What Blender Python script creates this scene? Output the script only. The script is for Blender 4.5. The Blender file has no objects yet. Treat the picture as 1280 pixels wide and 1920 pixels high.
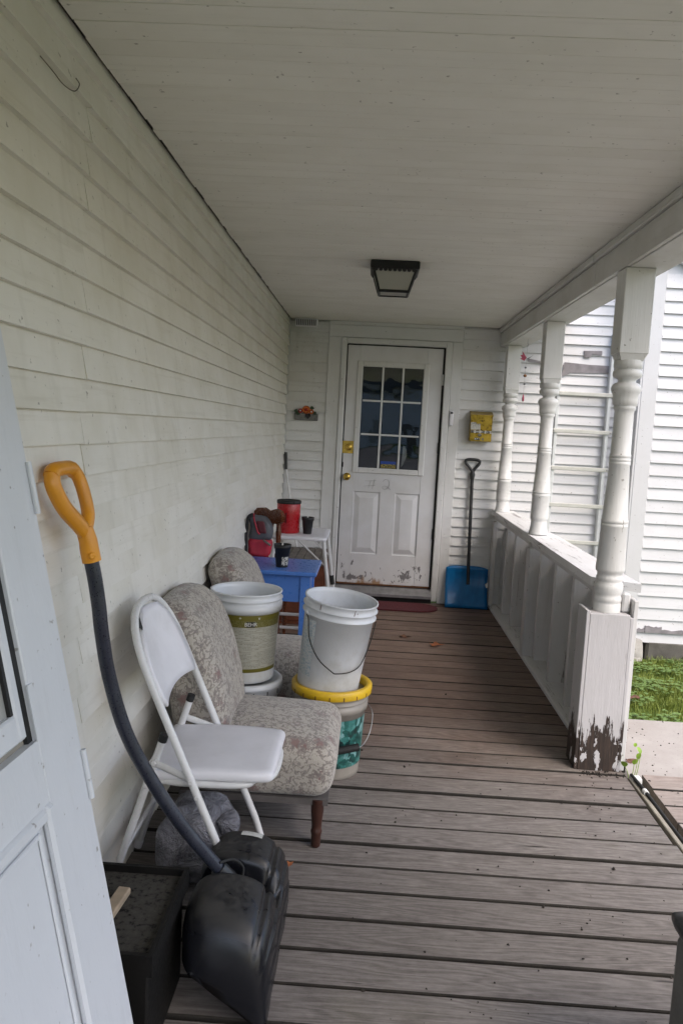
import bpy, math, random
from mathutils import Vector, Matrix, noise as mnoise
random.seed(7)
S = bpy.context.scene
COL = S.collection

# ------------------------------------------------------------------ camera, world, sun, exposure
def cam_basis(yaw, pitch, roll):
    f = Vector((math.sin(yaw)*math.cos(pitch), math.cos(yaw)*math.cos(pitch), -math.sin(pitch)))
    r = Vector((math.cos(yaw), -math.sin(yaw), 0)); u = r.cross(f)
    return f, r*math.cos(roll)+u*math.sin(roll), -r*math.sin(roll)+u*math.cos(roll)
F_, R_, U_ = cam_basis(-.0335, .1059, .052)
cd = bpy.data.cameras.new('camera'); cam = bpy.data.objects.new('camera', cd); COL.objects.link(cam)
m = Matrix((R_, U_, -F_)).transposed().to_4x4(); m.translation = Vector((.743, 0, 1.4612)); cam.matrix_world = m
cd.sensor_fit = 'VERTICAL'; cd.sensor_height = 24; cd.lens = 1477.28/1920*24; cd.clip_start = .02; cd.clip_end = 600
S.camera = cam

SUN_EL, SUN_AZ = math.radians(52), math.radians(138)      # azimuth clockwise from +Y: veiled sun high behind the viewer
W = bpy.data.worlds.new('World'); S.world = W; W.use_nodes = True
wn = W.node_tree; bg = wn.nodes['Background']
sk = wn.nodes.new('ShaderNodeTexSky'); sk.sky_type = 'NISHITA'; sk.sun_disc = False
sk.sun_elevation = SUN_EL; sk.sun_rotation = SUN_AZ; sk.air_density = 1.0; sk.dust_density = 3.6; sk.ozone_density = 1.0
hs = wn.nodes.new('ShaderNodeHueSaturation'); hs.inputs["Saturation"].default_value = 1.05
wn.links.new(sk.outputs[0], hs.inputs['Color']); wn.links.new(hs.outputs[0], bg.inputs[0]); bg.inputs[1].default_value = .15
sd = bpy.data.lights.new('sun', 'SUN'); sd.energy = .5; sd.angle = math.radians(35); sd.color = (1, .985, .97)
so = bpy.data.objects.new('sun', sd); COL.objects.link(so)
to_sun = Vector((math.sin(SUN_AZ)*math.cos(SUN_EL), math.cos(SUN_AZ)*math.cos(SUN_EL), math.sin(SUN_EL)))
so.rotation_euler = to_sun.to_track_quat('Z', 'Y').to_euler(); so.location = (4, -3, 8)
S.view_settings.view_transform = 'Standard'; S.view_settings.look = 'None'; S.view_settings.gamma = 1
S.view_settings.exposure = 1.30
S.cycles.max_bounces = 8; S.cycles.diffuse_bounces = 5; S.cycles.glossy_bounces = 4; S.cycles.transmission_bounces = 6; S.cycles.transparent_max_bounces = 8

# ------------------------------------------------------------------ node helpers
class NT:
    def __init__(s, name):
        s.m = bpy.data.materials.new(name); s.m.use_nodes = True; s.t = s.m.node_tree; s.b = s.t.nodes['Principled BSDF']
        s.out = s.t.nodes['Material Output']
    def n(s, ty): return s.t.nodes.new(ty)
    def set(s, sock, v):
        if v is None: return
        if isinstance(v, bpy.types.NodeSocket): s.t.links.new(v, sock)
        else:
            if isinstance(v, tuple) and len(v) == 3 and sock.type == 'RGBA': v = (*v, 1)
            sock.default_value = v
    def pos(s): return s.n('ShaderNodeNewGeometry').outputs['Position']
    def obj(s): return s.n('ShaderNodeTexCoord').outputs['Object']
    def rnd(s): return s.n('ShaderNodeObjectInfo').outputs['Random']
    def sep(s, v):
        k = s.n('ShaderNodeSeparateXYZ'); s.set(k.inputs[0], v); return k.outputs
    def map(s, v, scale=(1, 1, 1), loc=None, rot=None):
        k = s.n('ShaderNodeMapping'); s.set(k.inputs['Vector'], v); k.inputs['Scale'].default_value = scale
        if loc is not None: s.set(k.inputs['Location'], loc)
        if rot: k.inputs['Rotation'].default_value = rot
        return k.outputs[0]
    def noise(s, v, scale, detail=4, rough=.55, dist=0):
        k = s.n('ShaderNodeTexNoise'); s.set(k.inputs['Vector'], v); k.inputs['Scale'].default_value = scale
        k.inputs['Detail'].default_value = detail; k.inputs['Roughness'].default_value = rough; k.inputs['Distortion'].default_value = dist
        return k.outputs
    def vor(s, v, scale, feat='F1'):
        k = s.n('ShaderNodeTexVoronoi'); k.feature = feat; s.set(k.inputs['Vector'], v); k.inputs['Scale'].default_value = scale; return k.outputs
    def ramp(s, f, *st, interp='LINEAR'):
        k = s.n('ShaderNodeValToRGB'); s.set(k.inputs[0], f); e = k.color_ramp.elements; k.color_ramp.interpolation = interp
        while len(e) < len(st): e.new(.5)
        for x, (p, c) in zip(e, st):
            x.position = p; x.color = (c, c, c, 1) if isinstance(c, (int, float)) else (*c, 1)
        return k.outputs[0]
    def mix(s, f, a, b, mode='MIX'):
        k = s.n('ShaderNodeMix'); k.data_type = 'RGBA'; k.blend_type = mode; s.set(k.inputs[0], f); s.set(k.inputs[6], a); s.set(k.inputs[7], b); return k.outputs[2]
    def ma(s, op, a, b=None, c=None):
        k = s.n('ShaderNodeMath'); k.operation = op; s.set(k.inputs[0], a); s.set(k.inputs[1], b); s.set(k.inputs[2], c); return k.outputs[0]
    def mr(s, v, a, b, c=0., d=1., smooth=False):
        k = s.n('ShaderNodeMapRange'); k.interpolation_type = 'SMOOTHSTEP' if smooth else 'LINEAR'
        for i, x in enumerate((v, a, b, c, d)): s.set(k.inputs[i], x)
        return k.outputs[0]
    def bump(s, h, strength=.3, dist=.01, normal=None):
        k = s.n('ShaderNodeBump'); k.inputs['Strength'].default_value = strength; k.inputs['Distance'].default_value = dist
        s.set(k.inputs['Height'], h)
        if normal is not None: s.set(k.inputs['Normal'], normal)
        return k.outputs[0]
    def done(s, col=None, rough=None, metal=None, normal=None, spec=None, trans=None, ior=None, alpha=None, sheen=None, coat=None):
        b = s.b
        for k, v in (('Base Color', col), ('Roughness', rough), ('Metallic', metal), ('Normal', normal), ('Specular IOR Level', spec),
                     ('Transmission Weight', trans), ('IOR', ior), ('Alpha', alpha), ('Sheen Weight', sheen), ('Coat Weight', coat)):
            if v is not None: s.set(b.inputs[k], v)
        return s.m

def plain(name, col, rough=.5, metal=0, var=.18, scale=18, bump=.08, spec=None, coat=None, dirt=None, dirt_amt=.5):
    """solid stuff with blotchy tone, fine bump and a little grime"""
    k = NT(name); o = k.obj(); a = k.noise(o, scale, 5)[0]; f = k.noise(o, scale*9, 3)[0]
    lo = tuple(c*(1-var) for c in col); hi = tuple(min(1, c*(1+var)) for c in col)
    c = k.ramp(a, (.3, lo), (.7, hi))
    if dirt:
        d = k.noise(o, scale*.45, 6, .65)[0]; c = k.mix(k.mr(d, .5, .72, 0, dirt_amt), c, dirt)
    r = k.mr(f, .2, .8, max(.03, rough-.08), min(1, rough+.1))
    return k.done(c, r, metal, k.bump(f, bump, .002), spec, coat=coat)

def paint(name, col=(.60, .60, .58), dirt=(.33, .31, .25), amt=.5, grain='x', rough=.5, peel=None, wood=(.17, .15, .14), wscale=1.0, tint=.05, edge=.02, drip=None):
    """weathered white paint on wood, world space; grain = axis the brush strokes run along; peel = fraction lost"""
    k = NT(name); p = k.pos(); st = {'x': (1.2, 22, 22), 'y': (22, 1.2, 22), 'z': (22, 22, 1.2)}[grain]
    rv = k.rnd(); off = k.n('ShaderNodeCombineXYZ'); k.set(off.inputs[0], k.ma('MULTIPLY', rv, 7.)); k.set(off.inputs[1], k.ma('MULTIPLY', rv, 13.))
    pv = k.map(p, (1, 1, 1), off.outputs[0])
    a = k.noise(pv, 3.2, 4, .6)[0]; s = k.noise(k.map(pv, st), 1.6, 4, .65)[0]; fine = k.noise(k.map(p, tuple(x*4 for x in st)), 2, 2, .7)[0]
    c = k.mix(k.mr(rv, 0, 1, 0, 1), tuple(x*(1-tint) for x in col), tuple(min(1, x*(1+tint)) for x in col))
    c = k.mix(k.mr(a, .42, .75, 0, amt), c, dirt)
    c = k.mix(k.mr(s, .55, .8, 0, amt*.8), c, tuple(x*.8 for x in dirt))
    if drip:      # faint vertical runs of dirt
        dr_ = k.noise(k.map(p, {'y': (9, 9, .9), 'x': (9, 9, .9)}[drip]), 1.3, 3, .6)[0]; c = k.mix(k.mr(dr_, .56, .78, 0, .28), c, tuple(x*.72 for x in dirt))
    sp = k.noise(p, 55, 2, .5)[0]; c = k.mix(k.mr(sp, .70, .76, 0, .6), c, (.12, .10, .07))
    hgt = k.ma('MULTIPLY_ADD', fine, .5, s); nrm = k.bump(hgt, .25, .003); rg = k.mr(a, .3, .8, rough-.06, rough+.12)
    if peel:
        q = k.noise(k.map(pv, tuple(x*.55 for x in st)), 1.5*wscale, 6, .72, .4)[0]
        mk = k.mr(q, .62-peel*.3, .63-peel*.3+edge); wd = k.ramp(k.noise(k.map(p, tuple(x*3 for x in st)), 2, 5)[0], (.3, tuple(x*.55 for x in wood)), (.7, tuple(x*1.5 for x in wood)))
        c = k.mix(mk, c, wd); nrm = k.bump(k.ma('SUBTRACT', hgt, k.ma('MULTIPLY', mk, 2.)), .45, .003)
    return k.done(c, rg, None, nrm)

M = {}
M['siding'] = paint('siding_paint', (.75, .73, .675), (.56, .525, .42), .5, 'y', .5, tint=.018, drip='y')
M['siding_end'] = paint('siding_end_paint', (.69, .695, .695), (.50, .485, .43), .45, 'x', .5, tint=.02, drip='x')
M['siding_wing'] = paint('siding_wing_paint', (.60, .60, .61), (.48, .48, .475), .36, 'x', .55, tint=.03)
M['ceiling'] = paint('ceiling_paint', (.74, .725, .675), (.60, .58, .51), .4, 'x', .55, tint=.016)
M['trim'] = paint('trim_paint', (.665, .67, .67), (.47, .46, .42), .4, 'z', .45, tint=.02)
M['trim_x'] = paint('trim_paint_cross', (.665, .67, .67), (.47, .46, .42), .4, 'x', .45, tint=.02)
M['beam'] = paint('beam_paint', (.60, .595, .575), (.42, .40, .35), .45, 'y', .5, tint=.02)
M['post'] = paint('post_paint', (.66, .66, .65), (.48, .47, .43), .35, 'z', .42, peel=-.14, wood=(.16, .13, .1), tint=.015)
M['cap'] = paint('rail_cap_paint', (.70, .70, .70), (.5, .48, .44), .35, 'y', .55, peel=.10, wood=(.30, .28, .27), wscale=2.2, edge=.03)
M['fin'] = paint('rail_board_paint', (.60, .595, .59), (.42, .40, .37), .4, 'z', .5, peel=-.16, wood=(.14, .11, .09), tint=.02)
M['corner'] = paint('corner_board_paint', (.59, .59, .60), (.47, .47, .45), .3, 'z', .5)

def rot_paint():
    k = NT('rotten_pedestal_paint'); p = k.pos(); x, y, z = k.sep(p)
    st = (15, 15, 2.2); s = k.noise(k.map(p, st), 1.7, 6, .72)[0]; big = k.noise(p, 5.5, 5, .6)[0]; lump = k.noise(k.map(p, (9, 9, 5)), 1.7, 5, .6, .4)[0]
    c = k.mix(k.mr(big, .4, .75, 0, .35), (.48, .47, .48), (.36, .35, .345))
    c = k.mix(k.mr(k.noise(k.map(p, (70, 70, 3)), 1.3, 5, .7)[0], .64, .69, 0, .75), c, (.16, .14, .13))
    lim = k.ma('ADD', k.ma('MULTIPLY', k.ma('SUBTRACT', s, .5), .55), k.ma('MULTIPLY', k.ma('SUBTRACT', big, .5), .12))
    rot = k.mr(k.ma('SUBTRACT', k.ma('ADD', lim, .20), z), 0, .012)
    flake = k.mr(k.ma('MULTIPLY', k.ma('LESS_THAN', z, .15), lump), .585, .60)      # paint islands left on the rotten wood
    rot = k.ma('MULTIPLY', rot, k.ma('SUBTRACT', 1., flake))
    wd = k.ramp(k.noise(k.map(p, (60, 60, 5)), 1.4, 6, .7)[0], (.3, (.008, .006, .005)), (.55, (.035, .022, .016)), (.75, (.085, .055, .042)))
    c = k.mix(rot, c, wd)
    return k.done(c, .7, None, k.bump(k.ma('SUBTRACT', s, k.ma('MULTIPLY', rot, 1.6)), .6, .006))
M['rot'] = rot_paint()

def deck(name, lo, mid, hi, brown=0.):
    k = NT(name); p = k.pos(); rv = k.rnd(); x, y, z = k.sep(p)
    off = k.n('ShaderNodeCombineXYZ'); k.set(off.inputs[0], k.ma('MULTIPLY', rv, 19.)); k.set(off.inputs[1], k.ma('MULTIPLY', rv, 5.))
    pv = k.map(p, (1, 1, 1), off.outputs[0])
    warp = k.noise(k.map(pv, (.9, 8, 8)), 1.4, 2, .5)[0]
    rings = k.ma('FRACT', k.ma('MULTIPLY', warp, 14.)); rings = k.ma('ABSOLUTE', k.ma('SUBTRACT', rings, .5))
    fib = k.noise(k.map(pv, (5, 260, 260)), 1.2, 3, .7)[0]; mott = k.noise(k.map(p, (1, 2.2, 2.2)), 34, 4, .7)[0]; bl = k.noise(pv, 2.1, 4, .6)[0]
    g = k.ma('ADD', k.ma('MULTIPLY', fib, .45), k.ma('ADD', k.ma('MULTIPLY', rings, .30), k.ma('MULTIPLY', mott, .30)))
    c = k.ramp(g, (.26, lo), (.45, mid), (.62, hi))
    c = k.mix(k.mr(bl, .35, .75, 0, .5), c, k.mix(1., c, (.62, .60, .62), 'MULTIPLY'))
    # boards under the roof keep the brown stain, those the rain reaches have gone grey
    wx = k.ma('ADD', y, k.ma('MULTIPLY', k.ma('SUBTRACT', bl, .5), 1.2))
    c = k.mix(k.mr(wx, 2.9, 4.3, .12, .85, True), c, k.mix(1., c, (.90, .62, .49), 'MULTIPLY'))
    c = k.mix(k.mr(rv, 0, 1, 0, .6), c, k.mix(1., c, (.70, .69, .67), 'MULTIPLY'))
    al = k.noise(p, 1.7, 4)[0]; c = k.mix(k.mr(al, .6, .8, 0, .25), c, (.14, .13, .06))
    cr = k.noise(k.map(pv, (2.2, 60, 60)), 1.1, 4, .6)[0]; crm = k.mr(cr, .69, .73)
    c = k.mix(crm, c, (.02, .016, .013))
    h = k.ma('SUBTRACT', g, k.ma('MULTIPLY', crm, .8))
    return k.done(c, k.mr(bl, .3, .7, .5, .72), None, k.bump(h, .4, .003), .35)
M['plank'] = deck('weathered_deck_wood', (.105, .094, .086), (.20, .187, .175), (.30, .284, .268))
M['landing'] = deck('pale_landing_wood', (.24, .21, .19), (.36, .325, .30), (.46, .42, .39))

def conc(name, a=(.34, .31, .285), b=(.43, .40, .375)):
    k = NT(name); p = k.pos(); n1 = k.noise(p, 4, 7, .6)[0]; n2 = k.noise(p, 90, 3)[0]
    c = k.ramp(n1, (.3, a), (.7, b)); c = k.mix(k.mr(n2, .62, .75, 0, .5), c, tuple(x*.45 for x in a))
    return k.done(c, .85, None, k.bump(n2, .4, .004), .2)
M['concrete'] = conc('pad_concrete'); M['foundation'] = conc('foundation_concrete', (.075, .07, .062), (.17, .16, .14))
M['stone'] = conc('rubble_stone', (.10, .095, .09), (.46, .44, .40))

def ground():
    k = NT('lawn_soil'); p = k.pos(); n = k.noise(p, 3.0, 6, .62)[0]; n2 = k.noise(p, 40, 4)[0]
    c = k.ramp(n, (.3, (.05, .08, .015)), (.55, (.08, .12, .025)), (.75, (.13, .11, .07))); c = k.mix(k.mr(n2, .5, .8, 0, .5), c, (.03, .035, .015))
    return k.done(c, .95, None, k.bump(n2, .6, .01), .1)
M['soil'] = ground()
def grassm(name, a, b):
    k = NT(name); p = k.pos(); n = k.noise(p, 5, 4)[0]; n2 = k.noise(p, 120, 2)[0]
    c = k.ramp(k.ma('MULTIPLY_ADD', n2, .5, k.ma('MULTIPLY', n, .5)), (.3, a), (.7, b)); b_ = k.b
    k.set(b_.inputs['Subsurface Weight'], 0.)
    return k.done(c, .55, None, None, .3)
M['grass'] = grassm('grass_blades', (.085, .13, .018), (.24, .28, .055)); M['clover'] = grassm('clover_leaves', (.08, .15, .03), (.19, .29, .08))
M['leafgreen'] = plain('seedling_leaf', (.20, .33, .03), .45, var=.25); M['deadleaf'] = plain('dead_leaf_brown', (.13, .06, .035), .7); M['leaforange'] = plain('dead_leaf_orange', (.33, .11, .04), .7)
M['crumb'] = plain('debris_dark', (.022, .017, .013), .9)

def doorpaint():
    k = NT('entry_door_paint'); p = k.pos(); x, y, z = k.sep(p); n = k.noise(p, 4, 6, .6)[0]; n2 = k.noise(k.map(p, (14, 14, 9)), 1.5, 7, .7, .5)[0]
    low = k.ma('MULTIPLY', k.mr(z, .30, .46, 1., 0.), k.mr(z, .13, .19, .5, 1.))
    c = k.mix(k.mr(n, .4, .75, 0, .45), (.66, .665, .68), (.47, .455, .42))
    peel = k.mr(k.ma('ADD', n2, k.ma('ADD', k.ma('MULTIPLY', k.ma('SUBTRACT', low, 1.), .26), k.ma('MULTIPLY', k.ma('SUBTRACT', k.noise(p, 6.5, 2)[0], .62), .9))), .515, .53); c = k.mix(peel, c, (.19, .185, .19))
    ru = k.noise(k.map(p, (9, 9, 5)), 1.3, 6, .7)[0]; lx = k.mr(k.ma('ABSOLUTE', k.ma('SUBTRACT', x, .72)), .0, .30, .2, 0.)
    rust = k.mr(k.ma('ADD', k.ma('ADD', ru, lx), k.ma('MULTIPLY', k.ma('SUBTRACT', k.mr(z, .136, .36, 1., 0.), 1.), .5)), .55, .70, 0, .9)
    c = k.mix(rust, c, k.ramp(ru, (.35, (.20, .075, .018)), (.7, (.36, .20, .08))))
    sp = k.noise(p, 38, 3, .6)[0]; c = k.mix(k.mr(sp, .70, .76, 0, .4), c, (.16, .13, .1))
    return k.done(c, .42, None, k.bump(k.ma('SUBTRACT', n, peel), .25, .002))
M['door'] = doorpaint()
M['stormpaint'] = paint('storm_door_paint', (.62, .64, .67), (.50, .51, .52), .25, 'z', .4, tint=.01)
M['black_gap'] = plain('dark_rubber_and_gap_shade', (.012, .012, .012), .7); M['alu'] = plain('dull_aluminium', (.30, .30, .31), .42, .7)
M['brass'] = plain('tarnished_brass', (.62, .42, .10), .26, 1., .25, 30); M['steel'] = plain('steel', (.35, .35, .35), .35, 1.)
def mailm():
    k = NT('gold_mailbox_metal'); o = k.obj(); n = k.noise(o, 14, 6, .65)[0]; n2 = k.noise(o, 60, 4, .7)[0]
    c = k.ramp(n, (.3, (.24, .155, .02)), (.65, (.50, .35, .06))); c = k.mix(k.mr(n2, .66, .74, 0, .9), c, (.09, .05, .03))
    return k.done(c, k.mr(n, .3, .8, .22, .42), .9, k.bump(n2, .1, .002))
M['mailgold'] = mailm()
def glassm(name, col=(.85, .88, .88), rough=.015, wav=.12):
    k = NT(name); p = k.pos(); return k.done(col, rough, None, k.bump(k.noise(p, 3.2, 2)[0], wav, .02), .5, 1., 1.12)
def panem(name, tint=(.9, .92, .92), refl=1.5, wav=.09):
    """thin pane: clear with a mirror film by Fresnel, slightly wavy like old glass"""
    k = NT(name); p = k.pos(); nb = k.bump(k.noise(p, 4.0, 2)[0], wav, .02); t = k.t
    tr = k.n('ShaderNodeBsdfTransparent'); tr.inputs[0].default_value = (*tint, 1); gl = k.n('ShaderNodeBsdfGlossy'); gl.inputs['Roughness'].default_value = .012
    fr = k.n('ShaderNodeFresnel'); fr.inputs[0].default_value = refl; k.set(fr.inputs['Normal'], nb); k.set(gl.inputs['Normal'], nb)
    mx = k.n('ShaderNodeMixShader'); k.set(mx.inputs[0], k.ma('MULTIPLY', fr.outputs[0], 1.7)); t.links.new(tr.outputs[0], mx.inputs[1]); t.links.new(gl.outputs[0], mx.inputs[2]); t.links.new(mx.outputs[0], k.out.inputs[0])
    return k.m
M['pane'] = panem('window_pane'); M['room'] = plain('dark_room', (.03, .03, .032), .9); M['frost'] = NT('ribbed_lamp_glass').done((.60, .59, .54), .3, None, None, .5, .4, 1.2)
def stormpane():
    k = NT('dusty_storm_pane'); p = k.pos(); n = k.noise(p, 6, 5)[0]
    return k.done(k.ramp(n, (.3, (.30, .30, .285)), (.7, (.36, .36, .34))), .16, None, None, .5)
M['stormpane'] = stormpane()
M['lampblack'] = plain('black_lamp_metal', (.012, .012, .013), .45, .2); M['bulb'] = plain('bulb_glass', (.55, .52, .47), .3)
def dustyblack():
    k = NT('black_plastic_settled_dust'); o = k.obj(); n = k.noise(o, 55, 4, .65)[0]; n2 = k.noise(o, 7, 3)[0]; g_ = k.n('ShaderNodeNewGeometry'); nz = k.sep(g_.outputs['Normal'])[2]
    d = k.ma('MULTIPLY', k.mr(nz, .45, .95), k.mr(k.ma('MULTIPLY_ADD', n2, .6, k.ma('MULTIPLY', n, .5)), .42, .62))
    return k.done(k.mix(k.ma('MULTIPLY', d, .8), (.007, .0075, .010), (.042, .040, .036)), k.mr(d, 0, 1, .27, .85), None, k.bump(n, .10, .003), .42)
M['shovelblack'] = dustyblack()
M['blackplastic'] = plain('black_plastic_dusty', (.016, .017, .019), .34, 0, .3, 9, .25, dirt=(.060, .057, .050), dirt_amt=.55)
M['blackmetal'] = plain('black_sooty_metal', (.007, .0065, .006), .55, .0, .3, 12, .2, spec=.25)
def dustm():
    k = NT('dusty_black_top'); o = k.obj(); n = k.noise(o, 60, 5, .65)[0]; n2 = k.noise(o, 6, 4)[0]
    c = k.ramp(n, (.36, (.008, .0075, .007)), (.46, (.045, .042, .036)), (.7, (.062, .058, .05))); c = k.mix(k.mr(n2, .45, .7, 0, .5), c, (.03, .028, .024))
    return k.done(c, .85, None, k.bump(n, .5, .003), .2)
M['dust'] = dustm()
M['yellow'] = plain('yellow_orange_plastic', (.72, .30, .015), .35, 0, .08, 10, .06, dirt=(.40, .16, .02), dirt_amt=.4); M['navy'] = plain('navy_shaft_coating', (.022, .026, .042), .3, .1, .2, 25, .08, dirt=(.07, .075, .085), dirt_amt=.3)
M['whitemetal'] = plain('white_enamel_tube', (.66, .66, .66), .3, 0, .04, 12, .03, dirt=(.42, .40, .36), dirt_amt=.35); M['whitevinyl'] = plain('white_vinyl', (.74, .735, .77), .36, 0, .05, 9, .12, dirt=(.50, .49, .48), dirt_amt=.4)
M['bucketwhite'] = plain('white_pail_plastic', (.68, .70, .72), .32, 0, .05, 8, .05, dirt=(.40, .36, .26), dirt_amt=.55); M['bucketdirty'] = plain('dirty_pail_plastic', (.64, .66, .69), .38, 0, .06, 7, .08, dirt=(.36, .34, .28), dirt_amt=.7)
M['bucketgrey'] = plain('grey_beige_pail', (.30, .275, .24), .4, 0, .08, 8, .05, dirt=(.18, .16, .13)); M['bucketyellow'] = plain('yellow_pail_rim', (.72, .46, .02), .35, 0, .07, dirt=(.4, .25, .05))
M['bluepaint'] = plain('blue_table_paint', (.075, .195, .56), .3, 0, .08, 6, .06, dirt=(.05, .14, .42), dirt_amt=.4)
M['redplastic'] = plain('red_canister', (.40, .012, .018), .28, 0, .08, 8, .03); M['pot'] = plain('black_pot', (.012, .012, .013), .55, 0, .2)
M['cedar'] = plain('red_brown_wood', (.14, .045, .022), .4, 0, .35, 14, .15); M['chairwood'] = plain('varnished_chair_wood', (.115, .034, .013), .25, 0, .3, 12, .08)
M['greywood'] = plain('grey_slat_wood', (.15, .13, .11), .8, 0, .35, 20, .3); M['palewood'] = plain('pale_wood_block', (.33, .26, .18), .75, 0, .25, 22, .2)
M['bagred'] = plain('red_nylon', (.42, .02, .045), .5); M['baggrey'] = plain('grey_nylon', (.085, .087, .098), .6, 0, .15, 20); M['bagblack'] = plain('black_webbing', (.015, .015, .016), .8)
M['mat'] = plain('maroon_mat', (.075, .012, .018), .95, 0, .3, 60, .8); M['binmat'] = plain('grey_bin_plastic', (.115, .113, .105), .6, 0, .12); M['darkleg'] = plain('dark_turned_leg', (.045, .016, .010), .35, 0, .3)
M['black'] = plain('black_ink', (.01, .01, .01), .5, var=0, bump=0); M['white'] = plain('white_print', (.7, .7, .68), .5, var=.03, bump=0); M['ink'] = plain('pencil_ink', (.27, .27, .27), .7, var=.1, bump=0)
M['beigetrim'] = plain('beige_trim', (.30, .275, .225), .7, dirt=(.2, .17, .12)); M['ladder'] = plain('ladder_paint', (.60, .62, .62), .4, .1, .05); M['ladder_rung'] = plain('ladder_rung_paint', (.50, .50, .46), .45, .1, .08)
M['greypeel'] = plain('bare_grey_wood', (.22, .205, .215), .85, 0, .25, 14, .3); M['shingle'] = plain('grey_shingle', (.10, .105, .11), .9)
def blueshov():
    k = NT('blue_polymer'); o = k.obj(); n = k.noise(k.map(o, (20, 20, 2)), 1.3, 5)[0]; return k.done(k.ramp(n, (.3, (.0, .12, .34)), (.7, (.005, .17, .44))), .28, None, k.bump(n, .05, .004))
M['blueshovel'] = blueshov()

def fabric():
    k = NT('floral_tapestry'); o = k.obj(); w = k.noise(o, 14, 3)[1]
    warp = k.n('ShaderNodeVectorMath'); warp.operation = 'MULTIPLY_ADD'; k.set(warp.inputs[0], w); warp.inputs[1].default_value = (.05, .05, .05); k.set(warp.inputs[2], o); ov = warp.outputs[0]
    n1 = k.noise(ov, 36, 2, .5)[0]; vine = k.mr(k.ma('ABSOLUTE', k.ma('SUBTRACT', n1, .5)), .018, .040, 1., 0.)
    lf = k.noise(ov, 62, 2, .6)[0]; leaf = k.mr(lf, .56, .60)
    fd = k.vor(o, 11)[0]; ang = k.noise(o, 75, 2, .7)[0]; flower = k.mr(k.ma('ADD', fd, k.ma('MULTIPLY', k.ma('SUBTRACT', ang, .5), 1.3)), .28, .34, 1., 0.)
    core = k.mr(k.ma('ADD', fd, k.ma('MULTIPLY', k.ma('SUBTRACT', lf, .5), .8)), .12, .18, 1., 0.)
    c = k.mix(k.noise(o, 300, 1)[0], (.37, .335, .29), (.49, .45, .395))
    c = k.mix(k.ma('MULTIPLY', vine, .72), c, (.17, .148, .135)); c = k.mix(k.ma('MULTIPLY', leaf, .72), c, (.20, .178, .165))
    c = k.mix(k.ma('MULTIPLY', flower, .6), c, (.19, .155, .145)); c = k.mix(k.ma('MULTIPLY', core, .6), c, (.22, .115, .11))
    wv = k.noise(o, 420, 2)[0]
    return k.done(c, .92, None, k.bump(wv, .5, .003), .15, sheen=.25)
M['fabric'] = fabric(); M['lining'] = plain('dark_lining', (.10, .09, .085), .95)

def olive():
    k = NT('olive_paint_label'); o = k.obj(); x, y, z = k.sep(o)
    ang = k.ma('ARCTAN2', x, k.ma('MULTIPLY', y, -1.))                       # 0 at the front, radians
    gr = k.mix(k.noise(o, 25, 3)[0], (.115, .10, .012), (.165, .145, .022)); band = k.mix(k.mr(k.noise(o, 160, 2)[0], .45, .6), (.125, .11, .022), (.18, .165, .06))
    row = k.ma('FRACT', k.ma('MULTIPLY', z, 165.)); ln = k.ma('LESS_THAN', row, .42); rid = k.ma('FLOOR', k.ma('MULTIPLY', z, 165.))
    cv = k.n('ShaderNodeCombineXYZ'); k.set(cv.inputs[0], k.ma('MULTIPLY', ang, 60.)); k.set(cv.inputs[1], k.ma('MULTIPLY', rid, 3.7)); words = k.mr(k.noise(cv.outputs[0], 1., 1)[0], .42, .5)
    cw = k.n('ShaderNodeCombineXYZ'); k.set(cw.inputs[0], k.ma('MULTIPLY', ang, 3.)); k.set(cw.inputs[1], k.ma('MULTIPLY', rid, 9.3)); para = k.mr(k.noise(cw.outputs[0], 1., 0)[0], .40, .46)
    txt = k.ma('MULTIPLY', k.ma('MULTIPLY', ln, words), para)
    cream = k.mix(k.ma('MULTIPLY', txt, .65), (.42, .41, .345), (.10, .10, .09))
    c = k.mix(k.ma('GREATER_THAN', z, .248), cream, band); c = k.mix(k.ma('GREATER_THAN', z, .278), c, gr); c = k.mix(k.ma('LESS_THAN', z, .068), c, gr)
    return k.done(c, .4, None, None, .4)
M['olive'] = olive()
def camo():
    k = NT('teal_camouflage_print'); o = k.obj(); w = k.noise(k.map(o, (1, 1, .6)), 16, 4)[1]
    warp = k.n('ShaderNodeVectorMath'); warp.operation = 'MULTIPLY_ADD'; k.set(warp.inputs[0], w); warp.inputs[1].default_value = (.09, .09, .09); k.set(warp.inputs[2], o)
    v = k.vor(warp.outputs[0], 34)[1]; g = k.n('ShaderNodeRGBToBW'); k.set(g.inputs[0], v); n = k.noise(warp.outputs[0], 38, 4, .7)[0]
    c = k.ramp(k.ma('MULTIPLY_ADD', g.outputs[0], .5, k.ma('MULTIPLY', n, .55)), (.3, (.008, .022, .022)), (.42, (.012, .10, .085)), (.55, (.06, .22, .20)), (.68, (.22, .40, .40)), (.75, (.03, .12, .10)))
    return k.done(c, .35)
M['camo'] = camo()
def bagplastic():
    k = NT('clear_grey_plastic_bag'); o = k.obj(); n = k.noise(o, 16, 5, .65, .6)[0]
    return k.done(k.ramp(n, (.35, (.16, .16, .18)), (.65, (.46, .46, .50))), .2, None, k.bump(n, 1., .05), .6, .35, 1.3)
M['bag'] = bagplastic(); M['bottle'] = plain('brown_bottle', (.06, .055, .06), .2); M['bottlecap'] = plain('maroon_cap', (.10, .015, .03), .4)
def printm(name, base, inkc, s=200, lo=.5):
    k = NT(name); o = k.obj(); n = k.noise(k.map(o, (1, 1, 2.2)), s, 3, .6)[0]; return k.done(k.mix(k.mr(n, lo, lo+.05), base, inkc), .5)
M['potlabel'] = printm('worn_pot_label', (.52, .51, .46), (.02, .02, .02), 90, .5); M['paper'] = printm('paper_note', (.46, .45, .40), (.18, .18, .18), 130, .53)
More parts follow.
